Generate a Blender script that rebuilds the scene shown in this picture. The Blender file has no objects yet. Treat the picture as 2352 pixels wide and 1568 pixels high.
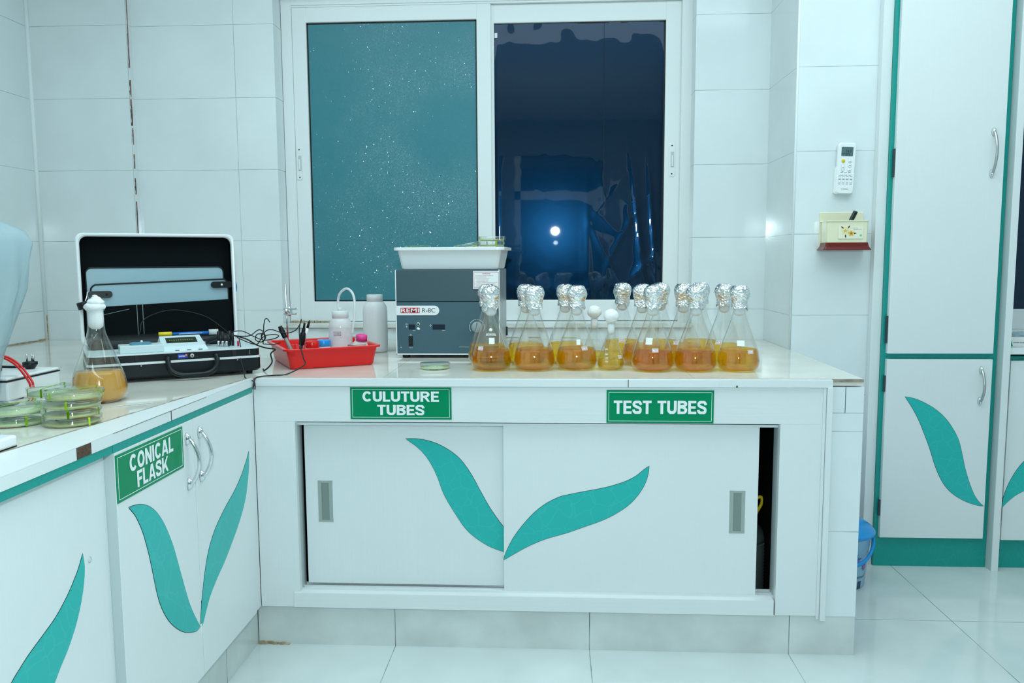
import bpy, bmesh, math, random
from mathutils import Vector, Matrix, noise
from math import pi, sin, cos, radians
random.seed(7)
SC = bpy.context.scene
COL = SC.collection
# ---------------------------------------------------------------- camera, world, lights, exposure
H = 1.16
YAW, PITCH, ROLL = 0.0533299, 0.1016907, 0.00520060
cd = bpy.data.cameras.new('camera'); cam = bpy.data.objects.new('camera', cd); COL.objects.link(cam)
cd.sensor_width = 36; cd.lens = 28.0; cd.clip_start = 0.02; cd.clip_end = 60
fw = Vector((-sin(YAW)*cos(PITCH), cos(YAW)*cos(PITCH), -sin(PITCH)))
rt = Vector((cos(YAW), sin(YAW), 0)); up = rt.cross(fw)
r2 = cos(ROLL)*rt - sin(ROLL)*up; u2 = sin(ROLL)*rt + cos(ROLL)*up
cam.matrix_world = Matrix(((r2.x, u2.x, -fw.x, 0), (r2.y, u2.y, -fw.y, 0), (r2.z, u2.z, -fw.z, H), (0, 0, 0, 1)))
SC.camera = cam
W = bpy.data.worlds.new('world'); SC.world = W; W.use_nodes = True
W.node_tree.nodes['Background'].inputs[0].default_value = (0.05, 0.16, 0.24, 1)
W.node_tree.nodes['Background'].inputs[1].default_value = 0.5
SC.view_settings.view_transform = 'Standard'; SC.view_settings.look = 'None'
SC.view_settings.gamma = 1; SC.view_settings.exposure = 0.61; SC.view_settings.use_curve_mapping = False
SC.cycles.transparent_max_bounces = 40; SC.cycles.max_bounces = 14
LC = (0.755, 0.95, 1.0)
def area(name, loc, rot, sx, sy, e, c=LC):
    l = bpy.data.lights.new(name, 'AREA'); l.shape = 'RECTANGLE'; l.size = sx; l.size_y = sy; l.energy = e; l.color = c
    o = bpy.data.objects.new(name, l); COL.objects.link(o); o.location = loc; o.rotation_euler = rot; return o
area('ceiling_light', (0.2, 1.5, 2.72), (radians(-4), 0, 0), 3.4, 2.4, 44)
area('ceiling_light_rear', (0.3, -1.2, 2.72), (radians(-25), 0, 0), 3.4, 1.4, 38)
def flash(name, loc, e, r):
    l = bpy.data.lights.new(name, 'POINT'); l.energy = e; l.shadow_soft_size = r; l.color = LC
    o = bpy.data.objects.new(name, l); COL.objects.link(o); o.location = loc; return o
flash('camera_flash', (0.0, -0.06, 1.42), 34, 0.03)

# ---------------------------------------------------------------- materials
def mat(name, col, rough=0.5, metal=0.0, spec=0.5, bump=None, var=None, coat=0.0, trans=0.0, ior=1.45, emit=None):
    m = bpy.data.materials.new(name); m.use_nodes = True; n = m.node_tree.nodes; L = m.node_tree.links
    b = n['Principled BSDF']; I = b.inputs
    I['Base Color'].default_value = (*col, 1); I['Roughness'].default_value = rough; I['Metallic'].default_value = metal
    I['Specular IOR Level'].default_value = spec; I['Coat Weight'].default_value = coat; I['Coat Roughness'].default_value = 0.05
    I['Transmission Weight'].default_value = trans; I['IOR'].default_value = ior
    if emit: I['Emission Color'].default_value = (*emit[0], 1); I['Emission Strength'].default_value = emit[1]
    if bump or var:
        tc = n.new('ShaderNodeTexCoord')
    if var:   # (scale xyz, amount)
        mp = n.new('ShaderNodeMapping'); mp.inputs['Scale'].default_value = var[0]
        nz = n.new('ShaderNodeTexNoise'); nz.inputs['Scale'].default_value = 1; nz.inputs['Detail'].default_value = 5
        L.new(tc.outputs['Object'], mp.inputs[0]); L.new(mp.outputs[0], nz.inputs[0])
        mr = n.new('ShaderNodeMapRange'); mr.inputs[1].default_value = 0.3; mr.inputs[2].default_value = 0.7
        mr.inputs[3].default_value = 1 - var[1]; mr.inputs[4].default_value = 1 + var[1]
        L.new(nz.outputs[0], mr.inputs[0])
        mx = n.new('ShaderNodeVectorMath'); mx.operation = 'SCALE'; mx.inputs[0].default_value = col
        L.new(mr.outputs[0], mx.inputs[3]); L.new(mx.outputs[0], I['Base Color'])
    if bump:  # (scale xyz, strength)
        mp = n.new('ShaderNodeMapping'); mp.inputs['Scale'].default_value = bump[0]
        nz = n.new('ShaderNodeTexNoise'); nz.inputs['Scale'].default_value = 1; nz.inputs['Detail'].default_value = 4
        L.new(tc.outputs['Object'], mp.inputs[0]); L.new(mp.outputs[0], nz.inputs[0])
        bp = n.new('ShaderNodeBump'); bp.inputs['Strength'].default_value = bump[1]; bp.inputs['Distance'].default_value = 0.002
        L.new(nz.outputs[0], bp.inputs['Height']); L.new(bp.outputs[0], I['Normal'])
    return m
def tiled(name, col, rough, lines, grout, w=0.0022, bump=0.05, var=0.05, nscale=3.0):
    """lines: list of (axis, offset, period) grout families in world space"""
    m = mat(name, col, rough); n = m.node_tree.nodes; L = m.node_tree.links; b = n['Principled BSDF']
    g = n.new('ShaderNodeNewGeometry'); sp = n.new('ShaderNodeSeparateXYZ'); L.new(g.outputs['Position'], sp.inputs[0])
    tot = None
    for ax, off, per in lines:
        a = n.new('ShaderNodeMath'); a.operation = 'SUBTRACT'; L.new(sp.outputs[ax], a.inputs[0]); a.inputs[1].default_value = off
        p = n.new('ShaderNodeMath'); p.operation = 'PINGPONG'; L.new(a.outputs[0], p.inputs[0]); p.inputs[1].default_value = per/2
        c = n.new('ShaderNodeMath'); c.operation = 'LESS_THAN'; L.new(p.outputs[0], c.inputs[0]); c.inputs[1].default_value = w/2
        if tot is None: tot = c
        else:
            q = n.new('ShaderNodeMath'); q.operation = 'MAXIMUM'; L.new(tot.outputs[0], q.inputs[0]); L.new(c.outputs[0], q.inputs[1]); tot = q
    nz = n.new('ShaderNodeTexNoise'); nz.inputs['Scale'].default_value = nscale; nz.inputs['Detail'].default_value = 6; L.new(g.outputs['Position'], nz.inputs[0])
    mr = n.new('ShaderNodeMapRange'); mr.inputs[1].default_value = .3; mr.inputs[2].default_value = .7; mr.inputs[3].default_value = 1-var; mr.inputs[4].default_value = 1+var
    L.new(nz.outputs[0], mr.inputs[0])
    vm = n.new('ShaderNodeVectorMath'); vm.operation = 'SCALE'; vm.inputs[0].default_value = col; L.new(mr.outputs[0], vm.inputs[3])
    # grout darkness breaks up along its length
    n2 = n.new('ShaderNodeTexNoise'); n2.inputs['Scale'].default_value = 9; L.new(g.outputs['Position'], n2.inputs[0])
    k = n.new('ShaderNodeMapRange'); k.inputs[1].default_value = .4; k.inputs[2].default_value = .6; k.inputs[3].default_value = .55; k.inputs[4].default_value = 1.0; L.new(n2.outputs[0], k.inputs[0])
    f = n.new('ShaderNodeMath'); f.operation = 'MULTIPLY'; L.new(tot.outputs[0], f.inputs[0]); L.new(k.outputs[0], f.inputs[1])
    mx = n.new('ShaderNodeMix'); mx.data_type = 'RGBA'; L.new(f.outputs[0], mx.inputs[0]); L.new(vm.outputs[0], mx.inputs[6]); mx.inputs[7].default_value = (*grout, 1)
    L.new(mx.outputs[2], b.inputs['Base Color'])
    nb = n.new('ShaderNodeTexNoise'); nb.inputs['Scale'].default_value = 6; nb.inputs['Detail'].default_value = 2; L.new(g.outputs['Position'], nb.inputs[0])
    bp = n.new('ShaderNodeBump'); bp.inputs['Strength'].default_value = bump; bp.inputs['Distance'].default_value = 0.01
    L.new(nb.outputs[0], bp.inputs['Height']); L.new(bp.outputs[0], b.inputs['Normal'])
    return m
def crackle(name, col, vein, rough):
    m = mat(name, col, rough); n = m.node_tree.nodes; L = m.node_tree.links; b = n['Principled BSDF']
    g = n.new('ShaderNodeNewGeometry'); nz = n.new('ShaderNodeTexNoise'); nz.inputs['Scale'].default_value = 14; L.new(g.outputs['Position'], nz.inputs[0])
    ad = n.new('ShaderNodeVectorMath'); ad.operation = 'MULTIPLY_ADD'; L.new(nz.outputs[1], ad.inputs[0]); ad.inputs[1].default_value = (.05, .05, .05); L.new(g.outputs['Position'], ad.inputs[2])
    v = n.new('ShaderNodeTexVoronoi'); v.feature = 'DISTANCE_TO_EDGE'; v.inputs['Scale'].default_value = 21; L.new(ad.outputs[0], v.inputs[0])
    mr = n.new('ShaderNodeMapRange'); mr.inputs[1].default_value = .0; mr.inputs[2].default_value = .045; mr.inputs[3].default_value = .4; mr.inputs[4].default_value = 0; L.new(v.outputs['Distance'], mr.inputs[0])
    mx = n.new('ShaderNodeMix'); mx.data_type = 'RGBA'; L.new(mr.outputs[0], mx.inputs[0]); mx.inputs[6].default_value = (*col, 1); mx.inputs[7].default_value = (*vein, 1)
    L.new(mx.outputs[2], b.inputs['Base Color']); return m
def thin_glass(name, tint, base=0.0, rough=0.01, ior=1.5):
    m = bpy.data.materials.new(name); m.use_nodes = True; n = m.node_tree.nodes; L = m.node_tree.links; n.remove(n['Principled BSDF'])
    t = n.new('ShaderNodeBsdfTransparent'); t.inputs[0].default_value = (*tint, 1)
    g = n.new('ShaderNodeBsdfGlossy'); g.inputs['Roughness'].default_value = rough; g.inputs[0].default_value = (1, 1, 1, 1)
    f = n.new('ShaderNodeLayerWeight'); f.inputs[0].default_value = .5   # same reflectance on both sides of a thin wall
    p = n.new('ShaderNodeMath'); p.operation = 'POWER'; p.inputs[1].default_value = 4.5; L.new(f.outputs['Facing'], p.inputs[0])
    a = n.new('ShaderNodeMath'); a.operation = 'MULTIPLY_ADD'; a.use_clamp = True; a.inputs[1].default_value = .93; a.inputs[2].default_value = .045+base; L.new(p.outputs[0], a.inputs[0])
    x = n.new('ShaderNodeMixShader'); L.new(a.outputs[0], x.inputs[0]); L.new(t.outputs[0], x.inputs[1]); L.new(g.outputs[0], x.inputs[2])
    L.new(x.outputs[0], n['Material Output'].inputs[0]); return m
def liquid_mat(name, col, clear=0.35):
    m = bpy.data.materials.new(name); m.use_nodes = True; n = m.node_tree.nodes; L = m.node_tree.links; n.remove(n['Principled BSDF'])
    t = n.new('ShaderNodeBsdfTransparent'); t.inputs[0].default_value = (*col, 1)
    g = n.new('ShaderNodeBsdfGlass'); g.inputs[0].default_value = (*col, 1); g.inputs['IOR'].default_value = 1.33; g.inputs['Roughness'].default_value = 0.0
    x = n.new('ShaderNodeMixShader'); x.inputs[0].default_value = clear; L.new(g.outputs[0], x.inputs[1]); L.new(t.outputs[0], x.inputs[2])
    L.new(x.outputs[0], n['Material Output'].inputs[0]); return m
def translucent(name, col, see=0.35, rough=0.3, **kw):
    m = mat(name, col, rough, **kw); n = m.node_tree.nodes; L = m.node_tree.links; b = n['Principled BSDF']
    t = n.new('ShaderNodeBsdfTransparent'); t.inputs[0].default_value = (0.95, 0.97, 0.97, 1)
    tl = n.new('ShaderNodeBsdfTranslucent'); tl.inputs[0].default_value = (*col, 1)
    y = n.new('ShaderNodeMixShader'); y.inputs[0].default_value = .12; L.new(b.outputs[0], y.inputs[1]); L.new(tl.outputs[0], y.inputs[2])
    x = n.new('ShaderNodeMixShader'); x.inputs[0].default_value = see; L.new(y.outputs[0], x.inputs[1]); L.new(t.outputs[0], x.inputs[2])
    L.new(x.outputs[0], n['Material Output'].inputs[0]); return m

M = {}
ZL = (2, 0.043, 0.302)
GR = (0.36, 0.42, 0.42)
M['tile_back'] = tiled('wall_tile_back', (.78, .835, .845), .10, [ZL, (0, -1.357, .45)], GR)
M['tile_left'] = tiled('wall_tile_left', (.75, .82, .83), .10, [ZL], GR)
M['tile_plain'] = tiled('wall_tile_plain', (.765, .82, .83), .10, [ZL], GR)
M['tile_end'] = tiled('wall_tile_end', (.78, .83, .84), .12, [(2, .669, 10), (2, .374, 10), (2, .722, 10)], GR)
M['floor'] = tiled('floor_tile', (.63, .68, .67), .10, [(0, .105, .585), (1, 2.525, .585)], (.16, .2, .2), w=.0025, bump=.015, var=.06, nscale=5)
M['plinth'] = tiled('plinth_tile', (.66, .69, .67), .22, [(0, .105, .585)], (.2, .22, .22), w=.003, var=.12, nscale=6)
M['plinth_side'] = tiled('plinth_tile_side', (.60, .64, .62), .22, [(1, 2.05, .585)], (.2, .22, .22), w=.003, var=.12, nscale=6)
M['stone'] = tiled('counter_stone', (.73, .705, .63), .07, [(0, -.5, .9)], (.45, .42, .36), w=.002, bump=.01, var=.08, nscale=7)
M['stone_edge'] = mat('worn_stone_edge', (.33, .28, .22), .7, var=((40, 40, 40), .5))
M['plaster'] = mat('white_plaster', (.80, .83, .83), .6)
M['lam'] = mat('white_laminate', (.78, .81, .81), .32, bump=((90, 90, 3), .25), var=((3, 3, 2), .015))
M['lam_h'] = mat('white_laminate_crosswise', (.78, .81, .81), .32, bump=((3, 90, 90), .3), var=((3, 3, 2), .015))
M['lam_grey'] = mat('grey_white_edging', (.55, .62, .62), .4)
M['teal'] = crackle('teal_laminate', (.014, .455, .42), (.05, .55, .51), .28)
M['teal_dark'] = crackle('teal_carcass_laminate', (.005, .31, .265), (.02, .36, .31), .4)
M['line'] = mat('dark_groove', (.015, .017, .017), .8)
M['wood'] = mat('bare_brown_board', (.10, .055, .035), .8, var=((60, 200, 200), .5))
M['pvc'] = mat('white_upvc', (.86, .89, .89), .22)
M['pvc_dirty'] = mat('dusty_white_stone_sill', (.72, .74, .70), .35, var=((9, 9, 30), .12))
M['chrome'] = mat('chrome', (.75, .77, .78), .12, 1.0)
M['steel'] = mat('brushed_steel', (.50, .51, .51), .32, 1.0)
M['alu'] = mat('aluminium', (.80, .83, .84), .28, .35)
M['pull'] = mat('grey_pull_plastic', (.36, .41, .38), .45)
M['pull_in'] = mat('dark_grey_pull_recess', (.22, .27, .25), .5)
M['black'] = mat('black_plastic', (.006, .009, .011), .32, spec=.35)
M['black_matt'] = mat('black_lining_and_shade', (.004, .006, .007), .8, spec=.1)
M['rubber'] = mat('black_rubber', (.006, .007, .008), .45)
M['white_pl'] = mat('white_plastic', (.86, .88, .88), .28)
M['red_pl'] = mat('red_plastic', (.78, .013, .012), .25)
M['green'] = mat('green_sign_vinyl', (.0, .25, .105), .14, spec=.2)
M['letter'] = mat('white_lettering', (.86, .9, .9), .35)
M['foil'] = mat('aluminium_foil', (.88, .89, .90), .20, 1.0, bump=((90, 90, 90), .25))
M['cotton'] = mat('cotton_wool', (.86, .86, .86), .95, bump=((300, 300, 300), .4))
M['glass'] = thin_glass('clear_glass', (.986, .993, .99))
M['dish'] = thin_glass('petri_glass', (.955, .985, .97), .02)
M['amber'] = liquid_mat('amber_broth', (1.0, .775, .14), .5)
M['amber2'] = liquid_mat('brown_amber_broth', (1.0, .755, .125), .5)
M['yellow'] = liquid_mat('yellow_broth', (1.0, .84, .28), .5)
M['cloudy'] = mat('cloudy_orange_broth', (.74, .37, .045), .12, trans=.2)
M['agar'] = mat('green_agar', (.46, .45, .20), .25)
M['agar2'] = mat('pale_agar', (.50, .58, .34), .25)
M['band'] = mat('neon_green_rubber_band', (.42, .70, .02), .4)
M['band_y'] = mat('yellow_rubber_band', (.85, .75, .04), .4)
M['slate'] = mat('slate_blue_enamel', (.052, .120, .155), .42, bump=((400, 400, 400), .12))
M['slate_d'] = mat('dark_slate_enamel', (.047, .093, .115), .42, bump=((400, 400, 400), .12))
M['case_grey'] = mat('light_grey_steel_paint', (.33, .38, .39), .3)
M['disp'] = mat('dark_display', (.012, .02, .04), .15)
M['badge_red'] = mat('crimson_print', (.55, .01, .04), .4)
M['ink'] = mat('dark_print', (.03, .05, .06), .5)
M['ink_red'] = mat('red_print', (.55, .05, .10), .5)
M['lblue'] = mat('pale_blue_grey_panel', (.30, .46, .52), .35)
M['panel'] = mat('pale_instrument_panel', (.62, .74, .75), .3)
M['lcd'] = mat('green_lcd', (.02, .03, .01), .2)
M['lcd2'] = mat('grey_green_lcd', (.10, .17, .18), .2)
M['blue'] = mat('blue_plastic', (.01, .16, .55), .3)
M['sky'] = mat('light_blue_plastic', (.02, .33, .78), .25)
M['bin_lid'] = mat('bright_blue_bin_plastic', (.01, .28, .66), .28)
M['bin'] = mat('pale_blue_bin_plastic', (.30, .52, .70), .3)
M['pink'] = mat('pink_plastic', (.85, .06, .30), .3)
M['yellow_pl'] = mat('yellow_plastic', (.85, .62, .02), .35)
M['cream'] = mat('cream_plastic', (.84, .80, .58), .2)
M['maroon'] = mat('maroon_plastic', (.16, .02, .016), .2)
M['bottle'] = translucent('milky_bottle_plastic', (1, 1, 1), .28)
M['bottle_c'] = translucent('clear_bottle_plastic', (1, 1, 1), .42, .15)
M['water'] = translucent('milky_water', (1, 1, 1), .55)
M['pinkw'] = translucent('pinkish_water', (1, .92, 1), .55)
M['tube'] = translucent('clear_tubing', (.95, .97, .97), .4)
M['cover'] = translucent('clear_plastic_sheet', (.55, .73, .80), .50, .2, bump=((16, 16, 5), 1.0))
def frosted():
    m = mat('frosted_teal_glass', (.046, .225, .27), .35, spec=.4); n = m.node_tree.nodes; L = m.node_tree.links; b = n['Principled BSDF']
    g = n.new('ShaderNodeNewGeometry')
    v = n.new('ShaderNodeTexVoronoi'); v.inputs['Scale'].default_value = 480; L.new(g.outputs['Position'], v.inputs[0])
    c = n.new('ShaderNodeVectorMath'); c.operation = 'SUBTRACT'; L.new(v.outputs['Color'], c.inputs[0]); c.inputs[1].default_value = (.5, .5, .5)
    k = n.new('ShaderNodeVectorMath'); k.operation = 'MULTIPLY_ADD'; L.new(c.outputs[0], k.inputs[0]); k.inputs[1].default_value = (.75, .3, .75); L.new(g.outputs['Normal'], k.inputs[2])
    q = n.new('ShaderNodeVectorMath'); q.operation = 'NORMALIZE'; L.new(k.outputs[0], q.inputs[0])
    nz = n.new('ShaderNodeTexNoise'); nz.inputs['Scale'].default_value = 2.2; nz.inputs['Detail'].default_value = 3; L.new(g.outputs['Position'], nz.inputs[0])
    gl = n.new('ShaderNodeBsdfGlossy'); gl.inputs['Roughness'].default_value = .10; L.new(q.outputs[0], gl.inputs['Normal'])
    mr = n.new('ShaderNodeMapRange'); mr.inputs[1].default_value = .42; mr.inputs[2].default_value = .66; mr.inputs[3].default_value = .008; mr.inputs[4].default_value = .06; L.new(nz.outputs[0], mr.inputs[0])
    x = n.new('ShaderNodeMixShader'); L.new(mr.outputs[0], x.inputs[0]); L.new(b.outputs[0], x.inputs[1]); L.new(gl.outputs[0], x.inputs[2]); L.new(x.outputs[0], n['Material Output'].inputs[0]); return m
M['frost'] = frosted()
M['film'] = mat('black_window_film', (.0015, .010, .020), .22, spec=.42, coat=.55); FB = M['film'].node_tree.nodes['Principled BSDF'].inputs; FB['Specular Tint'].default_value = (.06, .42, 1, 1); FB['Coat Roughness'].default_value = .02; FB['Coat Tint'].default_value = (.6, .85, 1, 1)
M['outside'] = mat('night_outside', (.01, .03, .04), .9)
M['dirt'] = mat('ochre_grout_stain', (.42, .34, .22), .9, var=((90, 90, 90), .4))
M['crack'] = mat('reddish_crack', (.22, .13, .12), .9, var=((30, 30, 22), .9))
M['silicone'] = mat('white_sealant', (.86, .92, .93), .5); M['wall_far'] = mat('dimmed_grey_wall', (.30, .34, .35), .5)  # far wall coloured darker than the others to dim its reflection

# ---------------------------------------------------------------- mesh helpers
def BM(): return bmesh.new()
def add_box(bm, lo, hi, bev=0.0, mi=0, mtx=None, seg=2):
    r = bmesh.ops.create_cube(bm, size=1); vs = r['verts']
    s = [hi[i]-lo[i] for i in range(3)]; c = [(hi[i]+lo[i])/2 for i in range(3)]
    for v in vs: v.co = Vector((v.co.x*s[0]+c[0], v.co.y*s[1]+c[1], v.co.z*s[2]+c[2]))
    fs = set(f for v in vs for f in v.link_faces)
    for f in fs: f.material_index = mi
    if bev > 0:
        es = set(e for v in vs for e in v.link_edges)
        q = bmesh.ops.bevel(bm, geom=list(es), offset=bev, segments=seg, affect='EDGES', profile=.5, clamp_overlap=True)
        for f in q['faces']: f.material_index = mi; 
        vs = list(set(vs_ for f in q['faces'] for vs_ in f.verts) | set(v for v in vs if v.is_valid))
    if mtx is not None: bmesh.ops.transform(bm, matrix=mtx, verts=vs)
    return vs
def add_lathe(bm, prof, seg=32, mi=0, mtx=None, cap0=True, cap1=True, fn=None):
    """prof: list of (r, z); r==0 closes to a point"""
    rings = []; allv = []
    for (r, z) in prof:
        if r < 1e-6: v = bm.verts.new((0, 0, z)); rings.append([v]); allv.append(v)
        else:
            ring = []
            for k in range(seg):
                a = 2*pi*k/seg; p = Vector((r*cos(a), r*sin(a), z))
                if fn: p = fn(p, a)
                ring.append(bm.verts.new(p))
            rings.append(ring); allv += ring
    def face(vs):
        try: f = bm.faces.new(vs); f.material_index = mi; f.smooth = True
        except ValueError: pass
    for a, b in zip(rings[:-1], rings[1:]):
        for k in range(seg):
            k2 = (k+1) % seg
            if len(a) == 1 and len(b) == 1: continue
            if len(a) == 1: face([a[0], b[k2], b[k]])
            elif len(b) == 1: face([a[k], a[k2], b[0]])
            else: face([a[k], a[k2], b[k2], b[k]])
    if cap0 and len(rings[0]) > 1: face(list(reversed(rings[0])))
    if cap1 and len(rings[-1]) > 1: face(rings[-1])
    if mtx is not None: bmesh.ops.transform(bm, matrix=mtx, verts=allv)
    return allv
def catmull(pts, n=6, closed=False):
    P = [Vector(p) for p in pts]; out = []; N = len(P)
    for i in range(N if closed else N-1):
        if closed: a, b, c, d = P[(i-1) % N], P[i], P[(i+1) % N], P[(i+2) % N]
        else: a, b, c, d = P[max(i-1, 0)], P[i], P[i+1], P[min(i+2, N-1)]
        for k in range(n):
            t = k/n
            out.append(.5*((2*b)+(c-a)*t+(2*a-5*b+4*c-d)*t*t+(3*b-3*c+d-a)*t**3))
    if not closed: out.append(P[-1])
    return out
def add_tube(bm, pts, r, seg=8, n=6, mi=0, smooth=True, closed=False, radii=None):
    P = catmull(pts, n, closed) if smooth else [Vector(p) for p in pts]
    rings = []; prev = None; N = len(P)
    for i, p in enumerate(P):
        if closed: t = P[(i+1) % N]-P[(i-1) % N]
        else: t = (P[min(i+1, N-1)]-P[max(i-1, 0)])
        if t.length < 1e-9: t = Vector((0, 0, 1))
        t.normalize()
        if prev is None:
            u = t.cross(Vector((0, 0, 1)));
            if u.length < .1: u = t.cross(Vector((1, 0, 0)))
        else: u = prev - t*prev.dot(t)
        u.normalize(); prev = u; w = t.cross(u)
        rr = r if radii is None else radii[min(int(i*len(radii)/N), len(radii)-1)]
        rings.append([bm.verts.new(p+rr*(cos(2*pi*k/seg)*u+sin(2*pi*k/seg)*w)) for k in range(seg)])
    prs = list(zip(rings[:-1], rings[1:])) + ([(rings[-1], rings[0])] if closed else [])
    for a, b in prs:
        for k in range(seg):
            f = bm.faces.new([a[k], a[(k+1) % seg], b[(k+1) % seg], b[k]]); f.smooth = True; f.material_index = mi
    if not closed:
        for q in (list(reversed(rings[0])), rings[-1]):
            f = bm.faces.new(q); f.material_index = mi
    return [v for q in rings for v in q]
def add_prism(bm, poly, y0, y1, mi=0):
    """poly in (x, z), extruded along y"""
    a = [bm.verts.new((x, y0, z)) for x, z in poly]; b = [bm.verts.new((x, y1, z)) for x, z in poly]; n = len(poly)
    fs = [bm.faces.new(a), bm.faces.new(list(reversed(b)))]
    for k in range(n): fs.append(bm.faces.new([a[(k+1) % n], a[k], b[k], b[(k+1) % n]]))
    for f in fs: f.material_index = mi
    return a+b
def add_slab(bm, poly, z0, z1, mi=0, side=None):
    a = [bm.verts.new((x, y, z0)) for x, y in poly]; b = [bm.verts.new((x, y, z1)) for x, y in poly]; n = len(poly)
    fs = [bm.faces.new(list(reversed(a))), bm.faces.new(b)]
    for f in fs: f.material_index = mi
    for k in range(n):
        f = bm.faces.new([a[k], a[(k+1) % n], b[(k+1) % n], b[k]]); f.material_index = mi if side is None else side
    return a+b
def rrect(w, h, r, n=5, cx=0, cy=0):
    out = []
    for (sx, sy, a0) in ((1, 1, 0), (-1, 1, 90), (-1, -1, 180), (1, -1, 270)):
        for k in range(n+1):
            a = radians(a0+90*k/n); out.append((cx+sx*(w/2-r)+r*cos(a), cy+sy*(h/2-r)+r*sin(a)))
    return out
def mesh_of(name, bm, mats, smooth=None):
    bmesh.ops.recalc_face_normals(bm, faces=bm.faces[:])
    me = bpy.data.meshes.new(name); bm.to_mesh(me); bm.free()
    for m in (mats if isinstance(mats, (list, tuple)) else [mats]): me.materials.append(m)
    if smooth is not None:
        me.polygons.foreach_set('use_smooth', [smooth]*len(me.polygons))
    return me
def link(name, me, parent=None, loc=None, rot=None):
    o = bpy.data.objects.new(name, me); COL.objects.link(o)
    if parent: o.parent = parent
    if loc is not None: o.location = loc
    if rot is not None: o.rotation_euler = rot
    return o
def obj(name, bm, mats, parent=None, loc=None, rot=None, smooth=None):
    return link(name, mesh_of(name, bm, mats, smooth), parent, loc, rot)
def box(name, lo, hi, m, parent=None, bev=0.0, **k):
    bm = BM(); add_box(bm, lo, hi, bev); return obj(name, bm, m, parent, **k)
def tag(o, label, cat, group=None):
    o['label'] = label; o['category'] = cat
    if group: o['group'] = group
    return o
def thing(name, label, cat, loc=(0, 0, 0), rotz=0.0, group=None):
    o = bpy.data.objects.new(name, None); COL.objects.link(o); o.location = loc; o.rotation_euler = (0, 0, rotz); o.empty_display_size = .05
    return tag(o, label, cat, group)
def struct(name, bm, m): o = obj(name, bm, m); o['kind'] = 'structure'; return o
def text_mesh(body, w, h, offset=0.0, depth=0.0006):
    """flat lettering in the x,z plane facing -y, centred on the origin, fitted to w x h"""
    c = bpy.data.curves.new('text', 'FONT'); c.body = body; c.size = 1; c.offset = offset; c.extrude = 0.0
    c.align_x = 'CENTER'; c.space_line = .85; c.space_character = 1.0+offset*3; c.resolution_u = 4
    t = bpy.data.objects.new('text', c); COL.objects.link(t)
    dg = bpy.context.evaluated_depsgraph_get(); dg.update()
    me = bpy.data.meshes.new_from_object(t.evaluated_get(dg)); bpy.data.objects.remove(t)
    xs = [v.co.x for v in me.vertices]; ys = [v.co.y for v in me.vertices]
    x0, x1, y0, y1 = min(xs), max(xs), min(ys), max(ys)
    for v in me.vertices:
        x = (v.co.x-(x0+x1)/2)/(x1-x0)*w; z = (v.co.y-(y0+y1)/2)/(y1-y0)*h
        v.co = Vector((x, 0, z))
    me.materials.clear()
    return me
def text(name, body, w, h, m, parent, loc, offset=0.0, rot=None):
    me = text_mesh(body, w, h, offset); me.name = name; me.materials.append(m)
    return link(name, me, parent, loc, rot)
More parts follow.
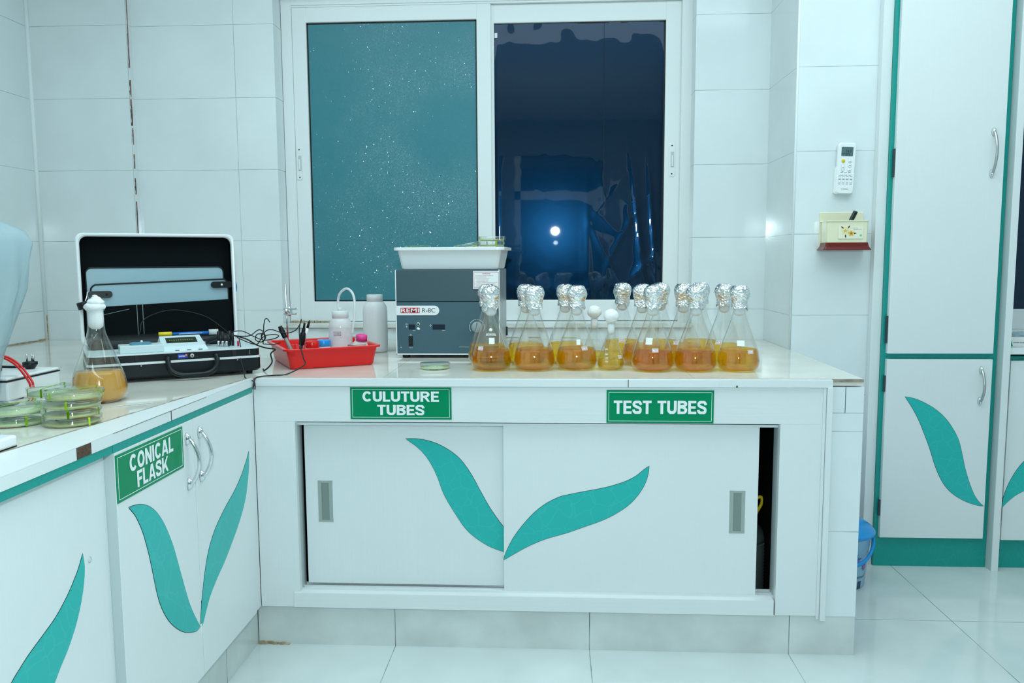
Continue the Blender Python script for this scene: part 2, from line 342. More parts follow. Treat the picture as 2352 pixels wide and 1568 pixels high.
def stroke_letters(body, w, h, y=0.0, heavy=.235):
    """heavy sans capitals drawn as flat strokes; mesh in x,z facing -y, fitted to w x h"""
    A = lambda cx, cz, rx, rz, a0, a1, n=18: [(cx+rx*cos(radians(a0+(a1-a0)*k/n)), cz+rz*sin(radians(a0+(a1-a0)*k/n))) for k in range(n+1)]
    v = heavy; q = heavy*.82; e = v/2; f = q/2
    def G(c):
        if c == 'C': return .84, [(A(.43, .5, .43-e, .5-f, 38, 322, 26), v*.95)]
        if c == 'O': return .88, [(A(.44, .5, .44-e, .5-f, 0, 360, 32), v*.95)]
        if c == 'U': return .80, [([(e, 1), (e, .36)]+A(.40, .36, .40-e, .36-f, 180, 360)+[(.80-e, 1)], v)]
        if c == 'L': return .64, [([(e, 1), (e, 0)], v), ([(0, f), (.64, f)], q)]
        if c == 'T': return .74, [([(.37, 1), (.37, 0)], v), ([(0, 1-f), (.74, 1-f)], q)]
        if c == 'I': return v, [([(e, 1), (e, 0)], v)]
        if c == 'E': return .69, [([(e, 1), (e, 0)], v)]+[([(0, z), (x, z)], q*.97) for z, x in ((1-f, .68), (.5, .63), (f, .69))]
        if c == 'F': return .65, [([(e, 1), (e, 0)], v)]+[([(0, z), (x, z)], q) for z, x in ((1-f, .65), (.48, .57))]
        if c == 'N': return .82, [([(e, 1), (e, 0)], v), ([(.82-e, 1), (.82-e, 0)], v), ([(e, .95), (.82-e, .05)], v)]
        if c == 'A': return .88, [([(e*.95, -.05), (.42, 1)], v), ([(.88-e*.95, -.05), (.46, 1)], v), ([(.2, .27), (.68, .27)], q*.9)]
        if c == 'K': return .88, [([(e, 1), (e, 0)], v), ([(.18, .30), (.76, 1.05)], v), ([(.38, .60), (.77, -.05)], v*1.05)]
        if c == 'B': return .80, [([(e, 1), (e, 0)], v), ([(e, 1-f), (.42, 1-f)]+A(.44, .755, .24, .245-f, 90, -90, 12)+[(e, .51)], q), ([(e, .51), (.44, .51)]+A(.46, .285, .34-e, .285-f, 90, -90, 12)+[(e, f)], q)]
        if c == 'R': return .85, [([(e, 1), (e, 0)], v), ([(e, 1-f), (.45, 1-f)]+A(.46, .72, .34-e, .28-f, 90, -90, 12)+[(e, .44)], q), ([(.40, .48), (.73, -.05)], v)]
        if c == 'S': return .78, [([(.69, .67), (.67, .78), (.56, 1-f*1.05), (.39, 1-f), (.2, 1-f*1.3), (e*.95, .76), (.14, .64), (.27, .565), (.5, .47), (.64, .39), (.78-e, .27), (.62, .135), (.42, f), (.22, f*1.2), (.11, .22), (.085, .33)], v*.92)]
        return .34, []
    bm = BM(); x = 0.0
    kk = 0
    for ch in body:
        wd, st = G(ch)
        for pts, t in st:
            kk += 1
            P = [Vector((a, b, 0)) for a, b in pts]; 
            if ch == 'S': P = catmull(P, 4)
            L_ = []
            for i, p in enumerate(P):
                d = (P[min(i+1, len(P)-1)]-P[max(i-1, 0)]).normalized()
                if ch == 'O' and i in (0, len(P)-1): d = Vector((0, 1, 0))
                n = Vector((-d.y, d.x, 0))*t/2
                if ch == 'B' and 0 < i < len(P)-1 and abs(d.y) > .3: n *= 1.0+.22*abs(d.y)
                if ch == 'R' and len(P) > 3 and abs(d.y) > .3: n *= 1.0+.22*abs(d.y)
                L_.append((p+n, p-n))
            vs = [[bm.verts.new((x+c.x, -.00012*(kk % 4), min(1, max(0, c.y)))) for c in pr] for pr in L_]
            for a, b in zip(vs[:-1], vs[1:]):
                try: bm.faces.new([a[0], a[1], b[1], b[0]])
                except ValueError: pass
        x += wd+.075
    x -= .075
    for vv in bm.verts: vv.co = Vector(((vv.co.x/x-.5)*w, y+vv.co.y, (vv.co.z-.5)*h))
    me = bpy.data.meshes.new('lettering'); bm.to_mesh(me); bm.free(); return me
def smooth_poly(p, n=3):
    """smooth closed outline that keeps its sharp tips"""
    N = len(p); V = [Vector((x, z, 0)) for x, z in p]
    sh = [i for i in range(N) if (V[i]-V[i-1]).length > 1e-6 and (V[i]-V[i-1]).angle(V[(i+1) % N]-V[i]) > radians(55)]
    if not sh: return [(v.x, v.y) for v in catmull(V, n, True)]
    out = []
    for a, b in zip(sh, sh[1:]+[sh[0]+N]): out += catmull([V[k % N] for k in range(a, b+1)], n)[:-1]
    return [(v.x, v.y) for v in out]
def grow(p, d):
    n = len(p); A = sum(p[i][0]*p[(i+1) % n][1]-p[(i+1) % n][0]*p[i][1] for i in range(n)); s = 1 if A > 0 else -1; out = []
    for i in range(n):
        t = Vector((p[(i+1) % n][0]-p[i-1][0], p[(i+1) % n][1]-p[i-1][1], 0))
        if t.length < 1e-9: out.append(p[i]); continue
        t.normalize(); out.append((p[i][0]+s*t.y*d, p[i][1]-s*t.x*d))
    return out
def leaf(p, parent, x0, z0, yf, xmax=None, hard=None):
    """teal leaf inlay on a door face at local y = yf (facing -y); p in door-plane metres"""
    q = [(x-x0, z-z0) for x, z in smooth_poly(p)]
    if hard is not None: q = [(min(x, hard-x0), z) for x, z in q]
    bm = BM(); g = grow(q, .0011)
    if hard is not None: g = [(min(x, hard-x0), z) for x, z in g]
    add_prism(bm, g, yf-.0005, yf+.001, 1); add_prism(bm, q, yf-.0011, yf+.001, 0)
    return obj('leaf_motif', bm, [M['teal'], M['line']], parent)

# ---------------------------------------------------------------- the setting
X0, X1, Y0, Y1, ZC = -2.24, 3.2, -2.2, 3.42, 2.75
bm = BM(); add_box(bm, (X0-.1, Y0-.1, -.1), (X1+.1, 3.7, 0)); struct('floor', bm, M['floor'])
bm = BM(); add_box(bm, (X0-.1, Y0-.1, ZC), (X1+.1, 3.7, ZC+.1)); struct('ceiling', bm, M['plaster'])
bm = BM(); add_box(bm, (X0-.1, Y0-.1, 0), (X0, 3.7, ZC)); struct('wall_left', bm, M['tile_left'])
bm = BM(); add_box(bm, (X1, Y0-.1, 0), (X1+.1, 3.7, ZC)); struct('wall_right', bm, M['tile_plain'])
bm = BM()   # wall behind the camera with a doorway
for lo, hi in (((X0, Y0-.1, 0), (-.45, Y0, ZC)), ((.65, Y0-.1, 0), (X1, Y0, ZC)), ((-.45, Y0-.1, 2.35), (.65, Y0, ZC))): add_box(bm, lo, hi)
struct('wall_front', bm, M['wall_far'])
bm = BM(); add_box(bm, (-.45, Y0-.09, 0), (.65, Y0-.06, 2.35)); d = struct('door_1', bm, M['film'])
bm = BM(); add_box(bm, (-.45, Y0-.06, 1.85), (.65, Y0-.02, 1.95)); add_box(bm, (-.45, Y0-.06, 0), (-.38, Y0-.02, 2.35)); add_box(bm, (.58, Y0-.06, 0), (.65, Y0-.02, 2.35))
obj('door_frame', bm, M['pvc'], d)
YB = 3.42; YW = 3.57; OX0, OX1, OZ0 = -1.185, .582, .889
bm = BM()   # back wall around two window openings, left pier stands 3 cm proud
add_box(bm, (X0, 3.39, 0), (-1.80, YW, ZC)); add_box(bm, (-1.80, YB, 0), (OX0, YW, ZC))
add_box(bm, (OX0, YB, 0), (OX1, YW, OZ0-.02)); add_box(bm, (OX1, YB, 0), (1.72, YW, ZC))
add_box(bm, (OX0, YB, 2.31), (OX1, YW, ZC))
add_box(bm, (1.72, YB, 0), (2.8, YW, .835)); add_box(bm, (1.72, YB, 2.31), (2.8, YW, ZC)); add_box(bm, (2.8, YB, 0), (X1, YW, ZC))
struct('wall_back', bm, M['tile_back'])
bm = BM(); add_box(bm, (.885, 3.04, 0), (1.645, YB, ZC)); struct('wall_pillar', bm, M['tile_plain'])
bm = BM()
for z0, z1, w in ((2.12, 2.26, .001), (1.98, 2.12, .004), (1.86, 1.93, .005), (1.74, 1.85, .0055), (1.66, 1.73, .003), (1.56, 1.62, .003), (1.45, 1.52, .003), (1.28, 1.42, .003)):
    n = 8
    for k in range(n):
        a, c = z0+(z1-z0)*k/n, z0+(z1-z0)*(k+1)/n; ww = max(.0008, w*(.6+.7*noise.noise(Vector((a*60, 0, 0)))))
        add_box(bm, (-1.8005-ww, 3.3885, a), (-1.7985, 3.392, c))
struct('trim_1', bm, M['crack'])
bm = BM(); add_tube(bm, [(X0+.004, 3.386, .82), (X0+.004, 3.386, 2.7)], .009, smooth=False); struct('trim_2', bm, M['silicone'])
bm = BM(); add_tube(bm, [(.887, 3.042, .82), (.887, 3.042, 2.7)], .005, smooth=False); struct('trim_3', bm, M['silicone'])
bm = BM()
for k in range(7):
    a = random.uniform(-.05, .05); add_box(bm, (X0+.001, 3.05+k*.047, .8205), (X0+.003, 3.097+k*.047, .824+random.random()*.004))
add_box(bm, (X0+.006, 3.380, .822), (X0+.013, 3.386, .93)); struct('trim_4', bm, M['dirt'])
bm = BM(); add_box(bm, (-1.32, 2.6, -.0), (-.9, 3.4, .0))
bm.free()
# windows
def window(name, x0, x1, z0, z1, split, left_mat, right_mat, label):
    fr = BM(); yf, yb = 3.515, 3.57; fwid = .045
    add_box(fr, (x0, yf, z0), (x0+fwid, yb, z1)); add_box(fr, (x1-fwid, yf, z0), (x1, yb, z1))
    add_box(fr, (x0+.001, yf+.0007, z1-.05), (x1-.001, yb-.001, z1-.001)); add_box(fr, (x0+.001, yf+.0007, z0+.001), (x1-.001, yb-.001, z0+.018))
    add_box(fr, (x0+fwid, yf+.006, z1-.058), (x1-fwid, yb, z1-.05))
    w = struct(name, fr, M['pvc'])
    return w
w1 = window('window_1', -1.183, .585, .872, 2.31, -.3, None, None, '')
def sash(x0, x1, z0, z1, yf, st_l, st_r, st_b, st_t, lbl):
    s = BM(); yb = yf+.03
    add_box(s, (x0, yf, z0), (x0+st_l, yb, z1), .003); add_box(s, (x1-st_r, yf, z0), (x1, yb, z1), .003)
    add_box(s, (x0+st_l-.002, yf+.0005, z0), (x1-st_r+.002, yb, z0+st_b), .003); add_box(s, (x0+st_l-.002, yf+.0005, z1-st_t), (x1-st_r+.002, yb, z1), .003)
    o = obj('sash', s, M['pvc'], w1); o['label'] = lbl
    g = BM()   # dark gasket around the pane
    a, b, c, d = x0+st_l, x1-st_r, z0+st_b, z1-st_t
    for lo, hi in (((a, yf+.012, c), (a+.006, yf+.018, d)), ((b-.006, yf+.012, c), (b, yf+.018, d)), ((a, yf+.012, c), (b, yf+.018, c+.006)), ((a, yf+.012, d-.006), (b, yf+.018, d))): add_box(g, lo, hi)
    obj('gasket', g, M['rubber'], o)
    return o, (a, b, c, d)
sl, L_ = sash(-1.138, -.272, .892, 2.252, 3.520, .062, .062, .088, .064, 'sliding sash with the frosted pane')
sr, R_ = sash(-.30, .541, .892, 2.252, 3.538, .04, .066, .092, .078, 'sliding sash covered with black film')
def latch(x, z, y, p):
    b = BM(); add_prism(b, [(px+x, pz+z) for px, pz in rrect(.026, .142, .012)], y-.004, y)
    o = obj('latch', b, M['white_pl'], p); b = BM()
    add_box(b, (x-.005, y-.0046, z-.032), (x+.009, y-.0038, z+.034), mi=0); add_box(b, (x-.002, y-.011, z-.028), (x+.005, y-.004, z+.018), .001, 1)
    add_lathe(b, [(.003, 0), (.003, .001)], 10, 2, Matrix.Translation((x, y-.0042, z+.06)) @ Matrix.Rotation(pi/2, 4, 'X')); add_lathe(b, [(.003, 0), (.003, .001)], 10, 2, Matrix.Translation((x, y-.0042, z-.06)) @ Matrix.Rotation(pi/2, 4, 'X'))
    obj('latch_slider', b, [M['lam_grey'], M['white_pl'], M['ink']], o)
latch(-1.121, 1.588, 3.520, sl); latch(.507, 1.588, 3.538, sr)
b = BM(); add_box(b, (L_[0]-.005, 3.533, L_[2]-.005), (L_[1]+.005, 3.537, L_[3]+.005)); o = obj('frosted_pane', b, M['frost'], w1); o['label'] = 'frosted glass pane, teal in the dusk'
b = BM(); add_box(b, (R_[0]-.005, 3.556, R_[2]-.005), (R_[1]+.005, 3.560, R_[3]+.005)); obj('pane', b, thin_glass('window_glass', (.7, .8, .82)), w1)
def film_mesh(x0, x1, z0, z1, y, nx=110, nz=170, amp=.0014, seed=0):
    b = BM(); g = []
    for j in range(nz+1):
        row = []
        for i in range(nx+1):
            u, v = i/nx, j/nz; x = x0+u*(x1-x0); z = z0+v*(z1-z0)
            ea = min(u, 1-u)*3; ed = min(1, min(u, 1-u)*9)
            lowr = max(0, u-.5)*2*max(0, .62-v)*1.6
            d = amp*.45*noise.noise((x*2.2+seed, z*1.6, 3.1))
            a1 = noise.noise((x*7+z*4.0+seed, z*1.8-x*1.5, 1.7)); d += amp*(.05+3.8*lowr)*max(0, 1-abs(a1)*4.0)**2*.6
            a2 = noise.noise((x*5-z*3.0, z*2.5+seed, 9.7)); d += amp*(.02+1.9*lowr)*max(0, 1-abs(a2)*5)**2*.7
            tp = max(0, (v-.93)/.07); d += amp*tp*1.3*noise.noise((x*16, z*10, 5.5))
            bt = max(0, (.14-v)/.14); d += amp*bt*1.0*noise.noise((x*17, z*17, 8.5))
            a3 = noise.noise((x*13+z*1.5+seed, z*1.1, 4.4)); d += amp*3.4*min(1, 2.2*lowr)*max(0, 1-abs(a3)*3)**2*.6
            d += amp*3.0*math.exp(-u/.012)-amp*2.0*math.exp(-(1-u)/.012)
            sd = max(0, 1-u/.05); d += amp*sd*1.0*noise.noise((x*8, z*9, 2.2))
            row.append(b.verts.new((x, y-d-.003, z)))
        g.append(row)
    for j in range(nz):
        for i in range(nx):
            f = b.faces.new([g[j][i], g[j][i+1], g[j+1][i+1], g[j+1][i]]); f.smooth = True
    return b
f = obj('black_film', film_mesh(R_[0]+.001, R_[1]-.003, R_[2]+.003, R_[3]-.003, 3.5525), M['film'], w1); f['label'] = 'wrinkled black plastic film over the right pane'
b = BM(); add_box(b, (R_[0]+.002, 3.545, 2.115), (R_[0]+.014, 3.5455, 2.135)); o = obj('tape_piece', b, M['white_pl'], w1)
b = BM(); add_box(b, (R_[0]+.473, 3.5475, R_[2]+.003), (R_[0]+.4745, 3.5485, R_[3]-.003)); obj('film_seam', b, M['line'], w1)
b = BM(); add_box(b, (OX0, 3.406, .871), (OX1, 3.42, .889), .002); add_box(b, (OX0, 3.42, .868), (OX1, YW, .886)); o = obj('stone_sill', b, M['pvc_dirty'], w1)
b = BM()
for k in range(26):
    x = OX0+.01+random.random()*(OX1-OX0-.05); l = random.uniform(.02, .09); z = random.choice((.868, .868, .868, .826))
    add_box(b, (x, 3.4185 if z < .84 else 3.4055, z), (min(x+l, OX1-.01), 3.4205 if z < .84 else 3.407, z+random.uniform(.0015, .004)))
obj('dirt_line', b, M['dirt'], w1)
b = BM()
for k in range(26): x = OX0+.005+random.random()**2*.2; add_box(b, (x, 3.50+random.random()*.01, .886), (x+random.uniform(.006, .03), 3.516, .889+random.random()*.006))
obj('grime', b, M['dirt'], w1)
w2 = window('window_2', 1.72, 2.8, .835, 2.31, 2.2, None, None, '')
b = BM(); add_box(b, (1.765, 3.525, .853), (2.755, 3.555, .94), .003); add_box(b, (1.765, 3.525, .853), (1.82, 3.555, 2.25), .003); add_box(b, (2.70, 3.525, .853), (2.755, 3.555, 2.25), .003); add_box(b, (1.765, 3.525, 2.18), (2.755, 3.555, 2.25), .003)
obj('sash', b, M['pvc'], w2)
b = BM(); add_box(b, (1.81, 3.55, .93), (2.71, 3.554, 2.2)); obj('pane', b, M['glass'], w2)
obj('black_film', film_mesh(1.82, 2.70, .94, 2.18, 3.545, 60, 80, .0015, 3.3), M['film'], w2)
bm = BM(); add_box(bm, (X0-.1, 3.70, .5), (X1, 3.72, 2.6)); struct('wall_outside', bm, M['outside'])

# plinths
bm = BM(); add_box(bm, (-.90, 2.285, 0), (.878, 2.9, .119)); struct('baseboard_back', bm, M['plinth'])
bm = BM(); add_box(bm, (-1.5, .6, 0), (-.902, 2.285, .119)); struct('baseboard_left', bm, M['plinth_side'])
bm = BM()
for k in range(30):
    x = -.898+random.random()**2*.08; add_box(bm, (x, 2.276+random.random()*.006, 0.0), (x+.006+random.random()*.012, 2.2849, .003+random.random()*.007*(1-(x+.9)*9)))
struct('trim_5', bm, M['dirt'])
bm = BM(); add_box(bm, (.786, 2.283, .119), (.878, 3.035, .797)); add_box(bm, (.70, 2.30, .119), (.79, 3.035, .797)); o = struct('wall_end', bm, M['tile_end'])
b = BM(); add_box(b, (.826, 2.2825, .722), (.8275, 2.2835, .797)); obj('tile_joint', b, M['ink'], o)

# ---------------------------------------------------------------- worktop and base cabinets
wt = thing('worktop', 'L-shaped beige polished stone worktop under the window', 'worktop', (-.88, 2.284, .80))
b = BM(); P = [(-.878, 2.285), (.876, 2.285), (.8835, 3.035), (.8835, 3.418), (-1.79, 3.418), (-1.79, 3.388), (-2.238, 3.388), (-2.238, .6), (-1.06, .6), (-.984, 1.335)]
P = [(x+.88, y-2.284) for x, y in P]; add_slab(b, P, .0, .0200, 0); bmesh.ops.triangulate(b, faces=[f for f in b.faces if len(f.verts) > 4]); obj('stone_slab', b, M['stone'], wt)
b = BM()   # worn unpolished edge of the stone
add_box(b, (.0, -.0015, .011), (1.756, .0012, .0192)); add_prism(b, [(0, 0)]*0 or [(0.0, .011), (.0, .0192), (.001, .0192), (.001, .011)], 0, .001)
dx, dy = -.984+.878, 1.335-2.285
for k in range(24):
    t0, t1 = k/24*1.7, (k+1)/24*1.7; w = .015+.010*noise.noise((k*.7, 0, 0))
    add_slab(b, [(.002+dx*t0-w, .001+dy*t0), (.002+dx*t1-w, .001+dy*t1), (.0025+dx*t1, .001+dy*t1), (.0025+dx*t0, .001+dy*t0)], .015, .0206)
obj('edge_strip', b, M['stone_edge'], wt)

cb = thing('base_cabinet', 'long white base cabinet with two sliding doors below the window', 'cabinet', (0, 2.284, .119))
def L3(lo, hi): return (lo[0], lo[1]-2.284, lo[2]-.119), (hi[0], hi[1]-2.284, hi[2]-.119)
def cbox(name, lo, hi, m, bev=.0, par=None):
    a, c = L3(lo, hi); return box(name, a, c, m, par or cb, bev)
for lo, hi in (((-.885, 2.276, .122), (-.765, 2.296, .795)), ((.645, 2.276, .122), (.762, 2.296, .795))): b = BM(); add_box(b, *L3(lo, hi), .0006); obj('stile', b, M['lam'], cb)
cbox('top_rail', (-.885, 2.2755, .690), (.762, 2.296, .795), M['lam_h'], .0006)
cbox('bottom_rail', (-.783, 2.272, .122), (.640, 2.296, .168), M['lam_h'], .0006)
b = BM(); add_box(b, *L3((.762, 2.272, .114), (.770, 2.29, .796)), .0005); add_box(b, *L3((.771, 2.264, .112), (.786, 2.292, .797)), .0008); obj('side_trim', b, M['lam'], cb)
b = BM()  # hollow inside: end panels, back, bottom; black colour paints in the inner shade
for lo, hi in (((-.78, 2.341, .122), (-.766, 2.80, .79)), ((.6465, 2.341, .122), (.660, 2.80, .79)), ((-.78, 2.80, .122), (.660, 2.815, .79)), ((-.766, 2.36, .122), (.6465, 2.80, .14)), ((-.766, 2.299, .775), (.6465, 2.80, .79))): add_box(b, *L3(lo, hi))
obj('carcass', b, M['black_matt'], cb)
b = BM(); add_box(b, *L3((.645, 2.2965, .169), (.660, 2.340, .69))); obj('jamb_lining', b, M['lam_grey'], cb); b = BM(); add_box(b, *L3((-.78, 2.2965, .169), (-.765, 2.340, .69))); obj('jamb_lining', b, M['lam_grey'], cb)
b = BM(); add_box(b, *L3((-.765, 2.296, .160), (.646, 2.345, .168)))
for y in (2.2962, 2.316, 2.340): add_box(b, *L3((-.765, y, .168), (.646, y+.002, .174)))
add_box(b, *L3((-.765, 2.2965, .684), (.646, 2.345, .690))); add_box(b, *L3((-.765, 2.2965, .676), (.646, 2.298, .690)))
obj('track', b, M['alu'], cb)
def slider(x0, x1, z0, z1, yf, px, pz, lf, ex, lab):
    a, c = L3((x0, yf, z0), (x1, yf+.016, z1)); d = box('sliding_door', a, c, M['lam'], cb, .001); d['label'] = lab
    w, h = .0445, .127; y = yf-2.284; b = BM(); zc = pz-.119
    # finger pull: raised end caps and two side flanges around a recess
    add_box(b, (px-w/2, y-.0015, zc-h/2), (px+w/2, y, zc-h/2+.006)); add_box(b, (px-w/2, y-.0015, zc+h/2-.006), (px+w/2, y, zc+h/2))
    add_box(b, (px-w/2, y-.001, zc-h/2), (px-w/2+.0105, y, zc+h/2)); add_box(b, (px+w/2-.0105, y-.001, zc-h/2), (px+w/2, y, zc+h/2))
    add_box(b, (px-.0118, y-.0004, zc-h/2+.006), (px+.0118, y, zc+h/2-.006), mi=1)
    add_box(b, (px-.0118, y-.0012, zc-h/2+.006), (px-.0095, y, zc+h/2-.006), mi=1)
    obj('finger_pull', b, [M['pull'], M['pull_in']], d)
    leaf(lf, d, 0, .119, y, hard=ex)
    return d
LF = {}
LF['1']=[(-0.444,0.631),(-0.413,0.631),(-0.383,0.627),(-0.353,0.618),(-0.323,0.603),(-0.293,0.582),(-0.269,0.556),(-0.245,0.519),(-0.221,0.473),(-0.197,0.429),(-0.173,0.392),(-0.150,0.361),(-0.120,0.325),(-0.130,0.285),(-0.151,0.287),(-0.186,0.299),(-0.216,0.315),(-0.247,0.338),(-0.271,0.363),(-0.295,0.400),(-0.319,0.440),(-0.334,0.471),(-0.348,0.512),(-0.363,0.546),(-0.381,0.576),(-0.402,0.600),(-0.423,0.617)]
LF['2']=[(-0.151,0.269),(-0.145,0.289),(-0.124,0.333),(-0.093,0.377),(-0.057,0.417),(-0.021,0.445),(0.014,0.463),(0.035,0.469),(0.085,0.480),(0.126,0.488),(0.167,0.498),(0.208,0.512),(0.238,0.528),(0.261,0.547),(0.277,0.559),(0.274,0.534),(0.264,0.503),(0.244,0.470),(0.215,0.439),(0.174,0.411),(0.133,0.391),(0.085,0.373),(0.037,0.355),(-0.016,0.339),(-0.058,0.322),(-0.095,0.303),(-0.130,0.282)]
LF['3']=[(1.561,0.655),(1.585,0.652),(1.616,0.644),(1.648,0.628),(1.676,0.605),(1.701,0.575),(1.722,0.541),(1.743,0.499),(1.764,0.444),(1.785,0.389),(1.807,0.336),(1.831,0.294),(1.847,0.270),(1.856,0.257),(1.836,0.256),(1.809,0.266),(1.774,0.283),(1.737,0.310),(1.702,0.345),(1.674,0.387),(1.658,0.426),(1.647,0.467),(1.636,0.511),(1.625,0.547),(1.610,0.587),(1.589,0.624),(1.573,0.643)]
LF['4']=[(2.209,0.617),(2.205,0.571),(2.189,0.524),(2.165,0.480),(2.123,0.438),(2.077,0.404),(2.015,0.364),(1.968,0.340),(1.922,0.312),(1.899,0.290),(1.876,0.263),(1.863,0.249),(1.859,0.258),(1.865,0.296),(1.879,0.340),(1.899,0.390),(1.924,0.431),(1.959,0.465),(1.994,0.486),(2.041,0.509),(2.096,0.531),(2.148,0.561),(2.190,0.595)]
LF['5']=[(1.430,0.605),(1.433,0.579),(1.429,0.553),(1.419,0.523),(1.403,0.492),(1.387,0.469),(1.366,0.445),(1.342,0.424),(1.323,0.405),(1.290,0.380),(1.242,0.358),(1.190,0.340),(1.120,0.325),(1.125,0.345),(1.150,0.395),(1.180,0.438),(1.215,0.465),(1.236,0.477),(1.264,0.491),(1.303,0.506),(1.339,0.521),(1.373,0.543),(1.396,0.563),(1.415,0.583)]
LF['6']=[(1.290,0.653),(1.326,0.645),(1.365,0.628),(1.404,0.604),(1.440,0.571),(1.469,0.531),(1.490,0.491),(1.504,0.443),(1.518,0.387),(1.537,0.330),(1.558,0.282),(1.579,0.254),(1.593,0.243),(1.568,0.246),(1.529,0.259),(1.489,0.281),(1.457,0.309),(1.432,0.346),(1.410,0.394),(1.388,0.458),(1.364,0.518),(1.341,0.570),(1.316,0.614)]
LF['7']=[(1.658,0.236),(1.662,0.275),(1.675,0.320),(1.699,0.372),(1.728,0.413),(1.763,0.445),(1.807,0.465),(1.852,0.478),(1.840,0.422),(1.821,0.373),(1.785,0.333),(1.734,0.302),(1.704,0.284),(1.675,0.257)]
slider(-.752, -.13, .180, .690, 2.3185, -.692, .4365, LF['1'], -.1305, 'left sliding door, set behind the right one')
slider(-.150, .593, .171, .682, 2.2985, .534, .424, LF['2'], None, 'right sliding door with the lying leaf')
for x in (-.065, .36): b = BM(); add_box(b, *L3((x, 2.2985, .682), (x+.022, 2.31, .686))); obj('door_guide', b, M['black'], cb)

def sign(name, label, loc, rotz, w, h, lines):
    t = thing(name, label, 'sign', loc, rotz)
    box('plate', (-w/2, -.0016, -h/2), (w/2, 0, h/2), M['green'], t)
    b = BM(); i = .0055; q = .0011
    for lo, hi in (((-w/2+i, -h/2+i), (w/2-i, -h/2+i+q)), ((-w/2+i, h/2-i-q), (w/2-i, h/2-i)), ((-w/2+i, -h/2+i), (-w/2+i+q, h/2-i)), ((w/2-i-q, -h/2+i), (w/2-i, h/2-i))): add_box(b, (lo[0], -.0020, lo[1]), (hi[0], -.0016, hi[1]))
    obj('border', b, M['letter'], t)
    for s, lw, lh, cz in lines: me = stroke_letters(s, lw*w, lh*h); me.materials.append(M['letter']); link('lettering', me, t, (0, -.0022, (.5-cz)*h))
    return t
sign('cabinet_sign', 'green sign with white lettering CULUTURE TUBES on the white rail', (-.4475, 2.2752, .746), 0, .2975, .0945, [('CULUTURE', .757, .32, .285), ('TUBES', .466, .32, .705)])
sign('cabinet_sign', 'green sign with white lettering TEST TUBES on the white rail', (.303, 2.2752, .7395), radians(0), .305, .0955, [('TEST TUBES', .867, .405, .515)])
sign('cabinet_sign', 'green sign reading CONICAL FLASK on the left cabinet door', (-.8800, 1.6645, .7245), pi/2, .289, .0985, [('CONICAL', .655, .36, .30), ('FLASK', .47, .36, .70)])

def bow_handle(parent, loc, L=.128, m='chrome', caps=True, rot=None):
    """bow handle standing upright on a face at y = 0, bulging to -y"""
    b = BM(); pts = []
    for k in range(13):
        t = k/12; pts.append((0, -.004-.026*sin(pi*t)**.75, -L/2+.006+(L-.012)*t))
    add_tube(b, pts, .0048, 10, 3, 0)
    for s in (-1, 1):
        add_lathe(b, [(.0105, 0), (.0095, .004), (.006, .010), (0, .013)], 14, 1, Matrix.Translation((0, 0, s*(L/2-.009))) @ Matrix.Rotation(pi/2, 4, 'X') @ Matrix.Diagonal((.75, 1.5, 1, 1)))
    return obj('handle', b, [M['steel' if m == 'steel' else 'chrome'], M['chrome']], parent, loc, rot)

lc = thing('base_cabinet', 'white base cabinet with CONICAL FLASK sign and two bow handles', 'cabinet', (-.88, 1.50, .119), pi/2)
# local x = world y - 1.50, local y = -(world x + .88)
def lbox(name, ya, yb, xa, xb, za, zb, m, bev=.0008, par=None): return box(name, (ya-1.50, -(xb+.88), za-.119), (yb-1.50, -(xa+.88), zb-.119), m, par or lc, bev)
d1 = lbox('door', 1.519, 1.868, -.9038, -.880, .125, .779, M['lam']); d2 = lbox('door', 1.870, 2.226, -.898, -.880, .125, .779, M['lam'])
lbox('corner_filler', 2.2265, 2.2755, -.899, -.8862, .122, .795, M['lam']); lbox('top_rail', 1.5195, 2.26, -.898, -.8825, .7795, .7962, M['teal_dark'], 0); lbox('edge_band', 1.5187, 1.5192, -.9038, -.881, .125, .779, M['lam_grey'], 0, d1); leaf(LF['3'], d1, 1.50, .119, 0); leaf(LF['4'], d2, 1.50, .119, 0)
bow_handle(d1, (1.829-1.5, 0, .683-.119)); bow_handle(d2, (1.897-1.5, 0, .684-.119))
lbox('carcass', 1.5195, 2.268, -1.5, -.9042, .122, .796, M['teal_dark'])
b = BM(); add_box(b, (1.858-1.5, -.0012, .236-.119), (1.866-1.5, 0, .262-.119), .0004); obj('tape_piece', b, M['white_pl'], d1)
lc2 = thing('base_cabinet', 'white base cabinet with one teal leaf, left edge of the photo', 'cabinet', (-.902, 1.0, .119), pi/2)
def mbox(name, ya, yb, xa, xb, za, zb, m, bev=.0008, par=None): return box(name, (ya-1.0, -(xb+.902), za-.119), (yb-1.0, -(xa+.902), zb-.119), m, par or lc2, bev)
mbox('top_rail', .62, 1.5185, -.92, -.883, .7795, .7962, M['teal_dark'], 0); d = mbox('door', .9, 1.5185, -.92, -.902, .125, .779, M['lam']); leaf(LF['5'], d, 1.0, .119, 0)
b = BM(); add_lathe(b, [(.0065, 0), (.004, .0001), (0, .0002)], 16, 0, Matrix.Translation((.452, -.0001, .466)) @ Matrix.Rotation(pi/2, 4, 'X')); obj('grey_smudge', b, mat('faint_grey_smudge', (.64, .70, .70), .5), d)
mbox('carcass', .62, 1.498, -1.5, -.921, .122, .796, M['teal_dark'])
b = BM()   # flat white board between stone edge and front trim
add_slab(b, [(-.880, 2.27), (-.887, 2.27), (-.9905, 1.335), (-1.07, .62), (-.880, .62)], .8196, .8212); o = obj('edging_board', b, M['lam'], wt, (.88, -2.284, -.80))
